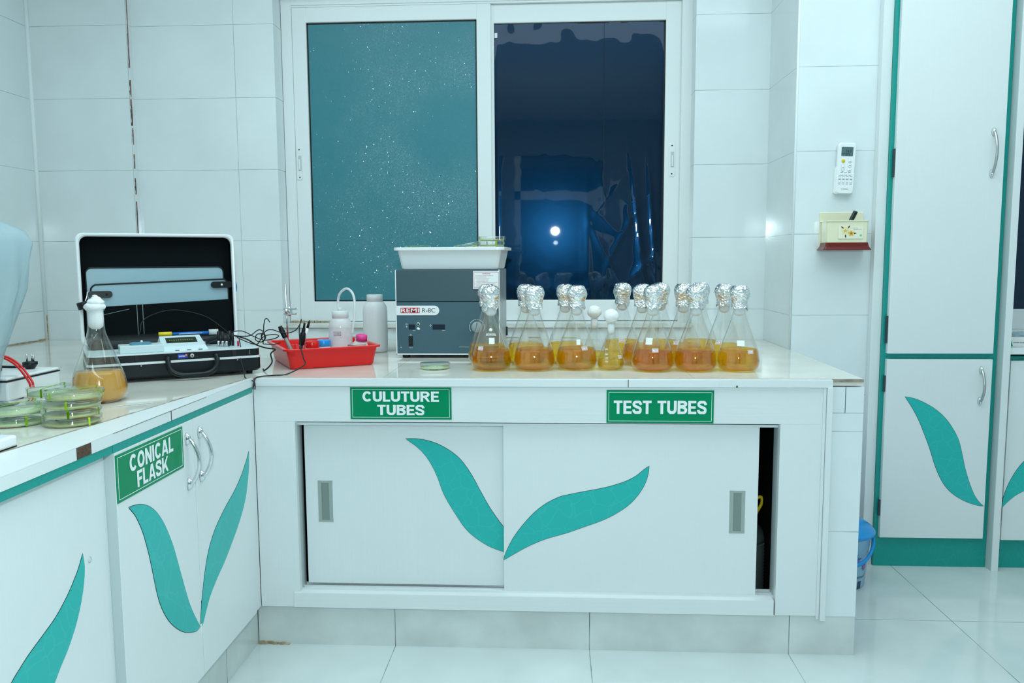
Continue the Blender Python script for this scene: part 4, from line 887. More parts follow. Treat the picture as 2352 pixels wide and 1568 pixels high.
pg = thing('electrode_probe', 'grey electrode probe leaning left out of the beaker', 'probe', (-.829, 2.519, ZI+.003)); v = Vector((-.055, -.002, .124)); bm = BM(); add_tube(bm, [v*.02, v*.5, v*.72], .0058, 12, 4, 0); obj('shaft', bm, M['pull'], pg)
bm = BM(); add_tube(bm, [v*.70, v*.85, v*1.0], .0082, 12, 4, radii=[.0082, .0084, .0082, .0066]); obj('grip', bm, M['black'], pg)
pp = thing('electrode_probe', 'thick black probe with purple stem leaning right out of the beaker', 'probe', (-.825, 2.513, ZI+.003)); v = Vector((.022, -.004, .118)); bm = BM(); add_tube(bm, [v*.05, v*.6], .0055, 10, 3); obj('shaft', bm, mat('purple_stem', (.05, .02, .07), .3), pp)
bm = BM(); add_tube(bm, [v*.55, v*.7, v*.9, v*1.0], .0090, 12, 4, radii=[.009, .0098, .0088, .006, .005]); obj('grip', bm, M['black'], pp); bm = BM(); add_tube(bm, [v*1.0, v*1.15], .0035, 8, 3); obj('cable_sleeve', bm, M['black'], pp)
pw = thing('marker_pen', 'white pen with dark tip standing behind the black probe', 'pen', (-.836, 2.533, ZI+.003)); v = Vector((.042, -.002, .130)); bm = BM(); add_tube(bm, [v*.02, v*.9], .0048, 10, 3, 0); obj('barrel', bm, M['white_pl'], pw); bm = BM(); add_tube(bm, [v*.9, v*1.1], .003, 8, 3, radii=[.0045, .0035, .001]); obj('tip', bm, M['black'], pw)
rd = thing('clamp_stand', 'thin steel rod with small clamp standing in the red tray', 'stand', (-.917, 2.690, ZI)); bm = BM(); add_tube(bm, [(0, 0, 0), (-.004, 0, .257)], .0030, 10, 1, smooth=False); obj('rod', bm, M['chrome'], rd); bm = BM(); add_lathe(bm, [(.012, 0), (.012, .004), (.004, .006)], 16); obj('base_disc', bm, M['steel'], rd)
bm = BM(); add_box(bm, (-.010, -.006, .152), (.032, .006, .158), .001); add_box(bm, (-.010, -.006, .170), (.032, .006, .176), .001); add_tube(bm, [(.008, 0, .148), (.008, 0, .180)], .005, 8, 1, smooth=False); add_box(bm, (.012, -.004, .158), (.018, .004, .170)); add_lathe(bm, [(.005, -.008), (.006, 0), (.005, .008)], 12, 0, Matrix.Translation((-.002, -.004, .164))); obj('clamp', bm, M['chrome'], rd)
fc = thing('forceps', 'small shiny metal clip resting over the near rim of the red tray', 'clip', (-.643, 2.542, .8885), radians(12))
bm = BM()
for s in (-1, 1): add_tube(bm, [(-.026, 0, 0), (-.01, s*.006, .002), (.012, s*.004, .002), (.030, 0, .001)], .0022, 8, 4)
obj('prong', bm, M['steel'], fc)
tbt = thing('water_bottle', 'tall cloudy white bottle of water standing behind the red tray', 'bottle', (-.670, 2.945, ZT))
bm = BM(); add_lathe(bm, [(0, 0), (.040, 0), (.0445, .005), (.0455, .02), (.0455, .150), (.043, .170), (.036, .184), (.0275, .190), (.0275, .196)], 40, cap0=False); obj('bottle_body', bm, M['bottle'], tbt)
obj('cap', ridged(.0295, .189, .215, 48), M['bottle'], tbt); bm = BM(); add_lathe(bm, [(0, .003), (.0435, .003), (.0435, .120), (0, .120)], 32, cap0=False, cap1=False); obj('water', bm, M['water'], tbt)

# ---------------------------------------------------------------- briefcase kit
TH = radians(33); WK, DK = .470, .345
bc = thing('instrument_case', 'open black briefcase water-test kit standing across the counter corner', 'case', (-1.286, 2.111, ZT), TH)
def shell(z0, z1, m, name, inset=0, r=.02, bev=True):
    b = BM(); L = lambda z, e: [(x+WK/2, y+DK/2, z) for x, y in rrect(WK-2*e, DK-2*e, r)]
    loft(b, [L(z0, inset+.006), L(z0+.006, inset), L(z1, inset)] if bev else [L(z0, inset), L(z1, inset)]); return obj(name, b, m, bc)
shell(.010, .050, M['black'], 'lower_shell'); shell(.050, .0565, M['alu'], 'metal_band', -.001, bev=False); shell(.0565, .077, M['black'], 'upper_band', .002, bev=False); shell(.077, .0798, M['alu'], 'panel_edge', .001, bev=False)
shell(.0798, .0806, M['panel'], 'top_panel', .006, bev=False)
for x in (.03, WK-.03):
    for y in (.035, DK-.035): bm = BM(); add_lathe(bm, [(.009, 0), (.011, .0105)], 14); obj('foot', bm, M['rubber'], bc, (x, y, 0))
b = BM(); box('back_lining', (.012, .165, .0806), (WK-.05, DK-.012, .110), M['rubber'], bc, .012)
bm = BM(); add_tube(bm, [(.207, -.003, .066), (.206, -.012, .050), (.212, -.020, .030), (.236, -.026, .016), (.275, -.028, .014), (.312, -.026, .016), (.334, -.020, .030), (.340, -.012, .050), (.338, -.003, .066)], .0075, 12, 6); obj('carry_handle', bm, M['black'], bc)
bm = BM()
for x in (.121, .385): add_box(bm, (x, -.0012, .058), (x+.012, .003, .076), .001); add_lathe(bm, [(.0022, 0), (.0016, .0015)], 10, 1, Matrix.Translation((x+.015, -.0002, .046)) @ Matrix.Rotation(pi/2, 4, 'X'))
add_box(bm, (.436, .0005, .060), (.437, .003, .074), mi=1); obj('latch', bm, [M['line'], M['steel']], bc)
bm = BM(); add_lathe(bm, [(.0055, 0), (.0055, .001)], 18, 0, Matrix.Translation((.273, .002, .067)) @ Matrix.Rotation(pi/2, 4, 'X')); add_box(bm, (.2715, .0005, .0635), (.2745, .0015, .0705), mi=1); obj('lock', bm, [M['alu'], M['line']], bc)
lb = box('maker_plate', (.2335, .0008, .0605), (.2605, .003, .0735), mat('royal_blue_print', (.01, .05, .42), .3), bc); text('lettering', 'SAFARI', .017, .0050, M['letter'], lb, (.2450, .0004, .067), .02); b = BM(); add_box(b, (.2545, .0004, .066), (.2595, .0008, .0725)); obj('orange_mark', b, mat('orange_print', (.8, .2, .03), .4), lb)
# instruments on the panel
Zp = .0806
i1 = box('junction_box', (.085, .02, Zp), (.200, .090, Zp+.022), M['panel'], bc, .002); bm = BM(); add_slab(bm, [(.118, .034), (.160, .030), (.170, .042), (.166, .070), (.124, .074), (.112, .05)], Zp+.022, Zp+.028); obj('blue_lid', bm, mat('steel_blue_plastic', (.10, .28, .38), .4), i1); bm = BM(); add_lathe(bm, [(.005, 0), (.003, .005), (0, .006)], 12, 0, Matrix.Translation((.145, .055, Zp+.028))); obj('knob', bm, M['alu'], i1)
bm = BM(); add_box(bm, (.0845, .045, Zp+.008), (.0852, .055, Zp+.017)); obj('socket', bm, M['line'], i1)
bm = BM(); v8 = [bm.verts.new(p) for p in ((.190, .04, Zp), (.325, .04, Zp), (.325, .135, Zp), (.190, .135, Zp), (.196, .046, Zp+.012), (.318, .046, Zp+.012), (.314, .130, Zp+.036), (.200, .130, Zp+.036))]
for q in ((0, 3, 2, 1), (4, 5, 6, 7), (0, 1, 5, 4), (1, 2, 6, 5), (2, 3, 7, 6), (3, 0, 4, 7)): bm.faces.new([v8[k] for k in q])
me_ = obj('meter', bm, M['panel'], bc); sl_ = math.atan2(.024, .084)
def onm(x, t, dz=.0006): return Vector((x, .046+t*.084, Zp+.012+t*.024+dz))
def mquad(nm, x0, x1, t0, t1, m, par, dz=.0006): b = BM(); b.faces.new([b.verts.new(onm(*q, dz)) for q in ((x0, t0), (x1, t0), (x1, t1), (x0, t1))]); return obj(nm, b, m, par)
mquad('lcd_bezel', .214, .300, .30, .80, M['line'], me_); mquad('lcd', .219, .295, .38, .72, M['lcd'], me_, .0009); b = BM()
for k in range(11):
    p, q = onm(.223+k*.0062, .5, .0011), onm(.2262+k*.0062, .58, .0011); b.faces.new([b.verts.new(w) for w in (p, (q.x, p.y, p.z), q, (p.x, q.y, q.z))])
obj('lcd_digits', b, mat('lcd_olive', (.20, .22, .02), .4), me_); bm = BM()
for k in range(5): add_box(bm, (.232+k*.016, .030, Zp), (.243+k*.016, .038, Zp+.0012), mi=k % 2)
obj('key', bm, [M['line'], M['letter']], bc)
bm = BM()
for k, x in enumerate((.362, .372, .381)): add_lathe(bm, [(.0045, 0), (.0045, .009), (.0038, .010), (.0045, .011), (.0045, .017), (0, .018)], 14, 0, Matrix.Translation((x, .085-k*.012, Zp)))
obj('coaxial_socket', bm, M['steel'], bc); bm = BM()
for x, y, h in ((.366, .105, .045), (.376, .095, .045), (.389, .075, .036), (.398, .10, .046), (.405, .09, .040)): add_tube(bm, [(x, y, Zp), (x, y, Zp+h)], .0042, 10, 1, smooth=False)
obj('coaxial_plug', bm, M['black'], bc); bm = BM(); add_tube(bm, [(.417, .07, Zp), (.417, .07, Zp+.016)], .003, 10, 1, smooth=False); obj('red_socket', bm, M['badge_red'], bc)
bm = BM(); add_tube(bm, [(.325, .118, Zp+.008), (.345, .135, Zp+.016), (.37, .15, Zp+.022)], .0075, 12, 3); add_lathe(bm, [(.0085, 0), (.0085, .006), (.005, .007)], 14, 1, Matrix.Translation((.322, .113, Zp+.008)) @ Matrix.Rotation(pi/2, 4, 'X')); obj('cable_plug', bm, [M['black'], M['steel']], bc)
# lid
lid = bpy.data.objects.new('lid', None); COL.objects.link(lid); lid.parent = bc; lid.location = (0, DK-.004, .078); lid.rotation_euler = (radians(-2), 0, 0)
HL = .352; T = .055
def lp(e, r=.022): return [(x+WK/2, z+HL/2) for x, z in rrect(WK-2*e, HL-2*e, r)]
bm = BM(); loft(bm, [[(x, y, z) for x, z in lp(e)] for e, y in ((.006, T), (.001, T-.006), (.001, .012), (.004, .011), (.008, .016), (.009, .045))]); obj('shell', bm, M['black'], lid)
bm = BM(); loft(bm, [[(x, y, z) for x, z in lp(e)] for e, y in ((-.001, .030), (-.0015, .004), (.001, 0), (.006, .001), (.009, .005), (.0095, .014))], cap0=False, cap1=False); obj('lid_rim', bm, M['white_pl'], lid)
bm = BM(); loft(bm, [[(x, y, z) for x, z in lp(e, .018)] for e, y in ((.0096, .012), (.011, .040))], cap0=False); obj('lining', bm, M['black_matt'], lid)
bm = BM()
for x in (.10, .205, .36): add_box(bm, (x, .0015, HL-.0055), (x+.018, .008, HL-.0005), .001)
obj('hinge_catch', bm, M['black'], lid)
def pocket(nm, x0, x1, z0, z1, y, m, edge, skew=0.0, r=.018):
    p = [(x+(x0+x1)/2, z+(z0+z1)/2) for x, z in rrect(x1-x0, z1-z0, r)]; p = [(x, z+skew*(x-(x0+x1)/2)) for x, z in p]
    b = BM(); add_prism(b, p, y, y+.002); o = obj(nm, b, m, lid)
    if edge: b = BM(); add_tube(b, [(x, y-.0005, z) for x, z in p], .0028, 6, 1, smooth=False, closed=True); obj('piping', b, M['black'], o)
    return o
pocket('document_pocket', .022, .438, .06, .246, .034, M['lblue'], True); pocket('document_pocket', .034, .450, .06, .198, .026, M['lblue'], True, .03); pk = pocket('lower_pocket', .013, .457, .012, .128, .019, M['black_matt'], False, .035, .012)
bm = BM(); add_tube(bm, [(.06, .0185, .095), (.14, .0185, .112)], .0009, 6, 4); add_tube(bm, [(.163, .0185, .02), (.163, .0185, .128)], .0012, 6, 4); add_tube(bm, [(.18, .0185, .02), (.18, .0185, .128)], .0012, 6, 4); obj('zip', bm, M['pull_in'], pk)
for x, s, sk in ((.060, 1, -.0), (.428, -1, .0)):
    bm = BM(); add_prism(bm, [(x+p, .165+q+(.02 if s < 0 else -.004)) for p, q in rrect(.070, .022, .0105)], .018, .021); st = obj('strap', bm, M['black'], lid); bm = BM(); add_lathe(bm, [(.004, 0), (.003, .001), (0, .0013)], 12, 0, Matrix.Translation((x+(.018 if s > 0 else .0), .018, .165+(.02 if s < 0 else -.004))) @ Matrix.Rotation(pi/2, 4, 'X')); obj('snap', bm, M['white_pl'] if s < 0 else M['line'], st)
bm = BM(); add_lathe(bm, [(.0165, 0), (.0165, .020), (.015, .022), (0, .022)], 24, 0, Matrix.Translation((.012, -.006, .118)) @ Matrix.Rotation(-.25, 4, 'Y')); add_tube(bm, [(.016, -.004, .140), (.022, .004, .158), (.024, .012, .172)], .0016, 6, 4, 1); obj('hanging_cap', bm, [M['black'], M['chrome']], lid)
pe = thing('electrode_probe', 'yellow and blue electrode probe lying across the open case', 'probe', (-1.286, 2.111, ZT), TH); bm = BM(); add_tube(bm, [(.205, .190, .1175), (.243, .187, .1175)], .0070, 12, 3, smooth=False); obj('yellow_cap', bm, M['yellow_pl'], pe)
bm = BM(); add_tube(bm, [(.243, .187, .1170), (.352, .179, .1170)], .0050, 12, 3, smooth=False); add_box(bm, (.262, .1745, .1165), (.330, .1765, .1180), mi=1); obj('body', bm, [M['blue'], M['letter']], pe); bm = BM(); add_tube(bm, [(.350, .179, .1190), (.378, .177, .1190)], .0088, 12, 3, smooth=False); obj('clear_cap', bm, M['bottle_c'], pe)

# ---------------------------------------------------------------- cables
def cable(label, pts, r=.0016, m='rubber', name='cable', n=8):
    bm = BM(); add_tube(bm, pts, r, 8, n); return tag(obj(name, bm, M[m]), label, 'cable')
cable('thin black cable arching in front of the open case lid', [(-1.2973, 2.4000, 0.9159), (-1.2952, 2.4200, 0.9453), (-1.2972, 2.4400, 0.9739), (-1.2764, 2.4700, 0.9938), (-1.2336, 2.5000, 1.0058), (-1.1909, 2.5400, 0.9975), (-1.1425, 2.5600, 0.9789), (-1.0998, 2.5600, 0.9501), (-1.0632, 2.5400, 0.9274)])
cable('black cable looping from the case plugs to the grey probe', [(-1.0507, 2.5200, 0.9250), (-1.0204, 2.5300, 0.9184), (-0.9831, 2.5200, 0.9221), (-0.9543, 2.5100, 0.9400), (-0.9349, 2.5000, 0.9381), (-0.9257, 2.5000, 0.9170), (-0.9405, 2.5000, 0.9029), (-0.9626, 2.5100, 0.9090), (-0.9577, 2.5100, 0.9259), (-0.9356, 2.5050, 0.9320), (-0.9317, 2.5050, 0.9587), (-0.9268, 2.5050, 0.9755), (-0.9204, 2.5070, 0.9767), (-0.9134, 2.5100, 0.9653)])
cable('black cable sagging from the case plugs to the black probe', [(-1.0433, 2.5100, 0.9344), (-1.0019, 2.5000, 0.9381), (-0.9635, 2.4950, 0.9217), (-0.9364, 2.4900, 0.9124), (-0.9331, 2.4900, 0.9250), (-0.9184, 2.4900, 0.9403), (-0.8985, 2.4900, 0.9431), (-0.8719, 2.4900, 0.9347), (-0.8451, 2.4900, 0.9333), (-0.8222, 2.4900, 0.9431), (-0.8090, 2.4950, 0.9635), (-0.8074, 2.5000, 0.9743)])
cable('black cable coiled between the case and the red tray', [(-1.0103, 2.4800, 0.9190), (-0.9676, 2.4600, 0.9057), (-0.9359, 2.4500, 0.9012), (-0.9213, 2.4500, 0.9177), (-0.9079, 2.4600, 0.9278), (-0.8802, 2.4650, 0.9301), (-0.8723, 2.4700, 0.9241), (-0.8913, 2.4750, 0.9153), (-0.9182, 2.4600, 0.9126), (-0.9173, 2.4400, 0.9269), (-0.9113, 2.4400, 0.9379), (-0.9064, 2.4400, 0.9215), (-0.9125, 2.4400, 0.9050), (-0.9071, 2.4550, 0.9007), (-0.8901, 2.4700, 0.8977), (-0.8695, 2.4800, 0.9036)])
cable('thick black cable running from the case down beside the red tray', [(-1.0324, 2.5000, 0.9240), (-0.9742, 2.4600, 0.9167), (-0.9284, 2.4300, 0.9006), (-0.8872, 2.4000, 0.8943), (-0.8546, 2.3850, 0.8920), (-0.8687, 2.3850, 0.8785), (-0.8673, 2.3900, 0.8536), (-0.8811, 2.4000, 0.8361), (-.900, 2.412, .8235), (-.915, 2.44, .8235)], .0022)
cable('black cable dropping over the counter edge from the black probe', [(-0.8048, 2.4920, 0.9763), (-0.8042, 2.4700, 0.9517), (-0.7922, 2.4300, 0.9238), (-0.7805, 2.4000, 0.8998), (-0.7641, 2.3750, 0.8664), (-0.7573, 2.3600, 0.8470), (-.802, 2.335, .823), (-.83, 2.31, .8228), (-.862, 2.287, .8228), (-.874, 2.268, .820), (-.8765, 2.258, .805), (-.8770, 2.252, .790)], .0019)
cable('thin black cable hanging from the case over the counter corner', [(-0.9642, 2.3800, 0.9273), (-0.9520, 2.3600, 0.8974), (-0.9412, 2.3300, 0.8678), (-0.9172, 2.2900, 0.8404), (-0.9017, 2.2620, 0.8212), (-.872, 2.25, .812), (-.8695, 2.248, .79)], .0016)
bm = BM(); add_tube(bm, [(-1.1344, 2.7600, 1.1045), (-1.1228, 2.7600, 1.0815), (-1.1238, 2.7600, 1.0570), (-1.1340, 2.7600, 1.0386), (-1.1623, 2.7800, 0.9756), (-1.2014, 2.8500, 0.8910), (-1.18, 2.93, .826), (-1.22, 2.95, .8245)], .004, 8, 5); o = thing('blue_cable', 'blue cable showing behind the right edge of the open case lid', 'cable', (0, 0, 0)); obj('sheath', bm, M['blue'], o)
bm = BM(); add_tube(bm, [(-1.1320, 2.7590, 1.0402), (-1.1362, 2.7570, 1.0326)], .0045, 8, 2); obj('yellow_end', bm, M['yellow_pl'], o)

# ---------------------------------------------------------------- far left
ub = thing('power_box', 'white box with black trim line behind the petri dishes', 'box', (-1.47, 1.99, ZT)); box('housing', (-.12, -.14, .003), (.140, .069, .050), M['white_pl'], ub, .004); box('trim_line', (-.121, -.141, .0495), (.141, .070, .0525), M['black'], ub, .001); box('top_cover', (-.119, -.139, .0525), (.139, .068, .060), M['white_pl'], ub, .003)
for x in (-.1, .12):
    for y in (-.12, .05): bm = BM(); add_lathe(bm, [(.008, 0), (.008, .0035)], 10); obj('foot', bm, M['rubber'], ub, (x, y, 0))
pl = thing('mains_plug', 'black mains plug with prongs up lying on the white box', 'plug', (-1.385, 2.020, ZT+.0605)); bm = BM(); add_lathe(bm, [(.010, 0), (.014, .005), (.018, .012), (.018, .018), (.011, .020)], 20); obj('plug_body', bm, M['black'], pl); bm = BM()
for x, y, h in ((-.008, 0, .020), (.008, .003, .017), (0, .009, .018)): add_tube(bm, [(x, y, .019), (x, y, .019+h)], .0022, 8, 1, smooth=False)
obj('prong', bm, M['steel'], pl); bm = BM(); add_tube(bm, [(-.012, 0, .006), (-.04, -.005, .005), (-.07, -.01, .006), (-.11, -.02, .008)], .0035, 8, 4); obj('flex', bm, M['rubber'], pl)
ad = thing('power_adapter', 'black adapter block lying on the white box behind the plastic cover', 'adapter', (-1.47, 1.945, ZT+.0605)); box('block', (-.05, -.02, 0), (.05, .02, .022), M['black'], ad, .005)
cable('red wire curving down from the plastic-covered machine', [(-1.3642, 1.8800, 0.9342), (-1.3474, 1.8900, 0.9254), (-1.3194, 1.8850, 0.9087), (-1.2951, 1.8750, 0.8885), (-1.2763, 1.8650, 0.8706), (-1.2726, 1.8620, 0.8625)], .0028, 'red_pl'); cable('second red wire beside the first, left of the dishes', [(-1.3717, 1.8900, 0.9297), (-1.3572, 1.9000, 0.9187), (-1.3344, 1.8950, 0.9052), (-1.3099, 1.8850, 0.8848), (-1.2920, 1.8750, 0.8690), (-1.2849, 1.8700, 0.8590)], .0028, 'red_pl')
cable('thick black flex snaking over the counter behind the left dishes', [(-1.30, 1.76, .825), (-1.262, 1.766, .832), (-1.243, 1.760, .838), (-1.254, 1.745, .840), (-1.279, 1.742, .832), (-1.268, 1.725, .826), (-1.23, 1.735, .825), (-1.215, 1.745, .825)], .0042)
cable('thin red lead on the counter behind the left dishes', [(-1.34, 1.70, .8235), (-1.29, 1.705, .8235), (-1.255, 1.715, .8235), (-1.22, 1.72, .8235)], .0028, 'red_pl')
cable('short black flex end looping left of the big flask', [(-1.30, 2.085, .824), (-1.265, 2.07, .829), (-1.24, 2.03, .836), (-1.222, 2.00, .832), (-1.215, 1.975, .824)], .0040)
cv = thing('covered_machine', 'bench machine under a draped clear plastic cover at the left edge of the photo', 'machine', (-1.43, 1.66, ZT))
bm = BM(); NS = 72
def cvfn(p, a):
    h = p.z/.43; q = abs(cos(a))**.6*(1 if cos(a) > 0 else -1); s = abs(sin(a))**.6*(1 if sin(a) > 0 else -1); r = math.hypot(p.x, p.y)
    fold = 1+.05*noise.noise(Vector((cos(a)*4+h*2, sin(a)*4, h*3)))+.045*max(0, 1-abs(noise.noise(Vector((cos(a)*3.2-h*2.5, sin(a)*3.2, h*1.5+4))))*5)
    return Vector((q*r*fold+.0, s*r*fold*.82, p.z))
add_lathe(bm, [(.150, .001), (.158, .05), (.176, .12), (.202, .20), (.222, .28), (.234, .34), (.238, .385), (.222, .412), (.150, .455), (.07, .490), (0, .505)], NS, 0, cap0=False, cap1=False, fn=cvfn)
cov = obj('plastic_cover', bm, M['cover'], cv); bm = BM(); add_box(bm, (-.14, -.11, .001), (.10, .11, .07), .012); add_box(bm, (-.13, -.05, .07), (-.05, .05, .33), .012); add_box(bm, (-.14, -.07, .29), (.16, .07, .38), .02); obj('machine_body', bm, mat('grey_blue_machine', (.22, .34, .40), .5), cv)
wi = thing('white_case', 'small white box with light blue top at the lower left counter edge', 'box', (-1.065, 1.36, ZT)); box('body', (-.07, -.045, 0.0015), (.068, .045, .022), M['white_pl'], wi, .004); box('blue_top', (-.06, -.035, .022), (.045, .035, .032), mat('sky_blue_cap', (.12, .45, .75), .4), wi, .004); box('base_pad', (-.069, -.044, 0), (.067, .044, .0018), M['black'], wi)
b = BM(); add_slab(b, [(0, 0), (.075, .055), (.073, .058), (-.004, .004)], 0, .0006); tag(obj('paper_strip', b, M['white_pl'], None, (-1.045, 1.80, ZT+.0003)), 'narrow white paper strip lying in front of the big flask', 'paper strip')

# ---------------------------------------------------------------- right side: remote, holder, bin, jar, box
rm = thing('remote_control', 'white air conditioner remote with grey screen hanging on the tiled pillar', 'remote', (1.0635, 3.0395, 1.487), 0); rm.rotation_euler = (0, radians(2.0), 0)
bm = BM(); add_prism(bm, [(x, z) for x, z in rrect(.070, .105, .012, cz_) ] if False else rrect(.0705, .100, .010, 5, -.001, -.043), -.016, 0); obj('wall_cradle', bm, M['white_pl'], rm)
bm = BM(); loft(bm, [[(x, y, z) for x, z in rrect(.064-2*e, .184-2*e, .011)] for e, y in ((.001, -.004), (0, -.020), (.003, -.0235))]); bo = obj('remote_body', bm, M['white_pl'], rm)
bm = BM(); add_prism(bm, rrect(.042, .033, .002, 2, 0, .060), -.0240, -.0236); sc_ = obj('screen', bm, M['lcd2'], rm); text('digits', '24.0', .020, .0105, M['ink'], sc_, (.004, -.0243, .062), .01); b = BM(); add_box(b, (-.018, -.0243, .0525), (.009, -.0241, .0545)); add_box(b, (-.005, -.0243, .0455), (.001, -.0241, .0495)); add_box(b, (.006, -.0243, .0455), (.010, -.0241, .0495)); obj('bar', b, M['ink'], sc_)
def rbtn(x, z, r, m, sx=1, sz=1, nm='button'):
    bm = BM(); add_lathe(bm, [(r, 0), (r, .0012), (r*.85, .0016), (0, .0016)], 18, 1 if m else 0, Matrix.Translation((x, -.0235, z)) @ Matrix.Rotation(pi/2, 4, 'X') @ Matrix.Diagonal((sx, sz, 1, 1))); add_lathe(bm, [(r*1.08, 0), (r*1.08, .0006), (0, .0007)], 18, 2, Matrix.Translation((x, -.0235, z)) @ Matrix.Rotation(pi/2, 4, 'X') @ Matrix.Diagonal((sx, sz, 1, 1))); obj(nm, bm, [M['white_pl'], M['yellow_pl'], M['case_grey']], rm)
rbtn(-.012, .026, .0062, 1); rbtn(.012, .026, .0060, 0); rbtn(.012, .0095, .0060, 0); rbtn(.012, -.0065, .0060, 0); rbtn(-.012, .0015, .0058, 0, 1, 2.2)
for k in range(3): rbtn(-.014+k*.0145, -.0215, .0040, 0)
for j in range(2):
    for k in range(4): rbtn(-.0205+k*.0135, -.0345-j*.0135, .0040, 0)
b = BM()
for j, z in enumerate((-.0155, -.0285, -.0415, -.0575)):
    for k in range(3 if j == 0 else 4): add_box(b, (-.0255+k*.0135+(.0065 if j == 0 else 0), -.0238, z), (-.0165+k*.0135+(.0065 if j == 0 else 0), -.0234, z+.0014))
for x, z in ((-.012, .026), (.012, .026), (.012, .0095), (.012, -.0065), (-.012, .0015)): add_box(b, (x-.003, -.0254, z-.0007), (x+.003, -.0250, z+.0007))
obj('caption', b, M['ink'], rm); text('lettering', 'O GENERAL', .026, .0032, M['ink'], rm, (0, -.0238, -.0745), .01)
hb = thing('wall_holder', 'cream plastic wall box with flower sticker and maroon base on the pillar', 'holder', (1.0595, 3.0395, 1.19))
bm = BM(); add_box(bm, (-.078, -.004, .010), (.080, 0, .140), .002); obj('back_plate', bm, M['cream'], hb)
bm = BM(); loft(bm, [[(x, y-.040, z) for x, y in rrect(w, d, .008)] for w, d, z in ((.144, .066, .020), (.148, .070, .103), (.154, .076, .1035), (.154, .076, .107), (.146, .068, .107), (.142, .064, .03))]); obj('tub', bm, M['cream'], hb)
bm = BM(); loft(bm, [[(x, y-.040, z) for x, y in rrect(w, d, .006)] for w, d, z in ((.172, .078, 0), (.172, .078, .003), (.162, .074, .009), (.156, .072, .014), (.149, .070, .0275), (.142, .066, .0275))]); obj('base', bm, M['maroon'], hb)
stq = bpy.data.objects.new('sticker', None); bm = BM(); add_prism(bm, rrect(.088, .046, .004, 4, .010, .064), -.0762, -.0748); stk = obj('sticker', bm, mat('sticker_ivory', (.86, .83, .66), .2), hb); bpy.data.objects.remove(stq)
def flower(x, z, r, par, m1, m2):
    b = BM()
    for k in range(5):
        a = k*2*pi/5+.3; c, s = cos(a), sin(a); P = [(0, 0), (.45, .32), (.85, .36), (1, 0), (.85, -.36), (.45, -.32)]; vs = [b.verts.new((x+r*(u*c-v*s), -.0765, z+r*(u*s+v*c))) for u, v in P]; b.faces.new(vs)
        vs = [b.verts.new((x+r*(u*c-v*s)*.5, -.0767, z+r*(u*s+v*c)*.5)) for u, v in ((0, 0), (.5, .2), (1, 0), (.5, -.2))]; b.faces.new(vs).material_index = 1
    obj('printed_flower', b, [m1, m2], par)
brn = mat('dark_brown_print', (.08, .03, .02), .5); flower(-.009, .069, .016, stk, mat('pale_yellow_print', (.85, .76, .42), .4), mat('ochre_print', (.72, .42, .06), .4)); flower(.012, .060, .011, stk, mat('gold_print', (.80, .50, .08), .4), brn)
b = BM()
for x, z, a in ((-.020, .081, 2.4), (.003, .083, .9), (-.008, .050, -1.4), (.024, .060, 0)): c, s = cos(a), sin(a); b.faces.new([b.verts.new((x+.007*(u*c-v*s), -.0764, z+.007*(u*s+v*c))) for u, v in ((-1, 0), (0, .45), (1, 0), (0, -.45))])
obj('printed_leaf', b, brn, stk); text('lettering', 'Food fun with', .020, .0022, M['ink'], stk, (.024, -.0764, .079), 0); text('lettering', 'Beautiful time', .028, .0028, brn, stk, (.034, -.0764, .074), 0)
b = BM(); add_box(b, (.042, -.0764, .049), (.050, -.0762, .056)); obj('green_mark', b, mat('mint_print', (.2, .6, .45), .4), stk)
ph = thing('tool_handle', 'dark green-black tool handle sticking out of the cream wall box', 'handle', (1.050, 3.000, 1.2225)); bm = BM(); add_tube(bm, [(0, 0, 0), (.030, 0, .070), (.046, 0, .104), (.0475, 0, .108)], .0085, 8, 2, smooth=False, radii=[.0085, .0085, .0085, .0085, .0075]); obj('grip', bm, mat('dark_green_plastic', (.006, .022, .018), .25), ph)

bn = thing('waste_bin', 'small blue lidded bin with printed flowers behind the cabinet end wall', 'bin', (1.018, 2.845, 0))
def binfn(p, a): return p
bm = BM(); add_lathe(bm, [(0, .004), (.092, .004), (.094, 0), (.096, .004), (.1125, .185), (.116, .190), (.116, .196)], 48, cap0=False, cap1=False); obj('bin_body', bm, M['bin'], bn)
bm = BM(); add_lathe(bm, [(.116, .186), (.126, .188), (.127, .196), (.122, .205), (.112, .212), (.09, .222), (.05, .230), (0, .232)], 48, cap0=False, fn=lambda p, a: Vector((p.x, p.y*1.0, p.z+(.012*(p.y/.12) if p.z > .2 else 0)))); ld = obj('bin_lid', bm, M['bin_lid'], bn); bm = BM(); add_box(bm, (-.055, .095, .20), (.066, .128, .234), .008); obj('lid_hinge', bm, M['bin_lid'], ld)
bm = BM(); add_tube(bm, [(.120*cos(a), .120*sin(a)*1.02, .184-.085*sin(-a)**1.2 if a < 0 else .184) for a in [radians(q) for q in (-2, -15, -30, -50, -70, -90, -110, -130, -150, -165, -178)]], .0062, 10, 4); obj('carry_handle', bm, M['bin_lid'], bn)
def bpt(a, z, e=.0008): r = .096+(z-.004)/.181*.0165+e; return (r*cos(a), r*sin(a), z)
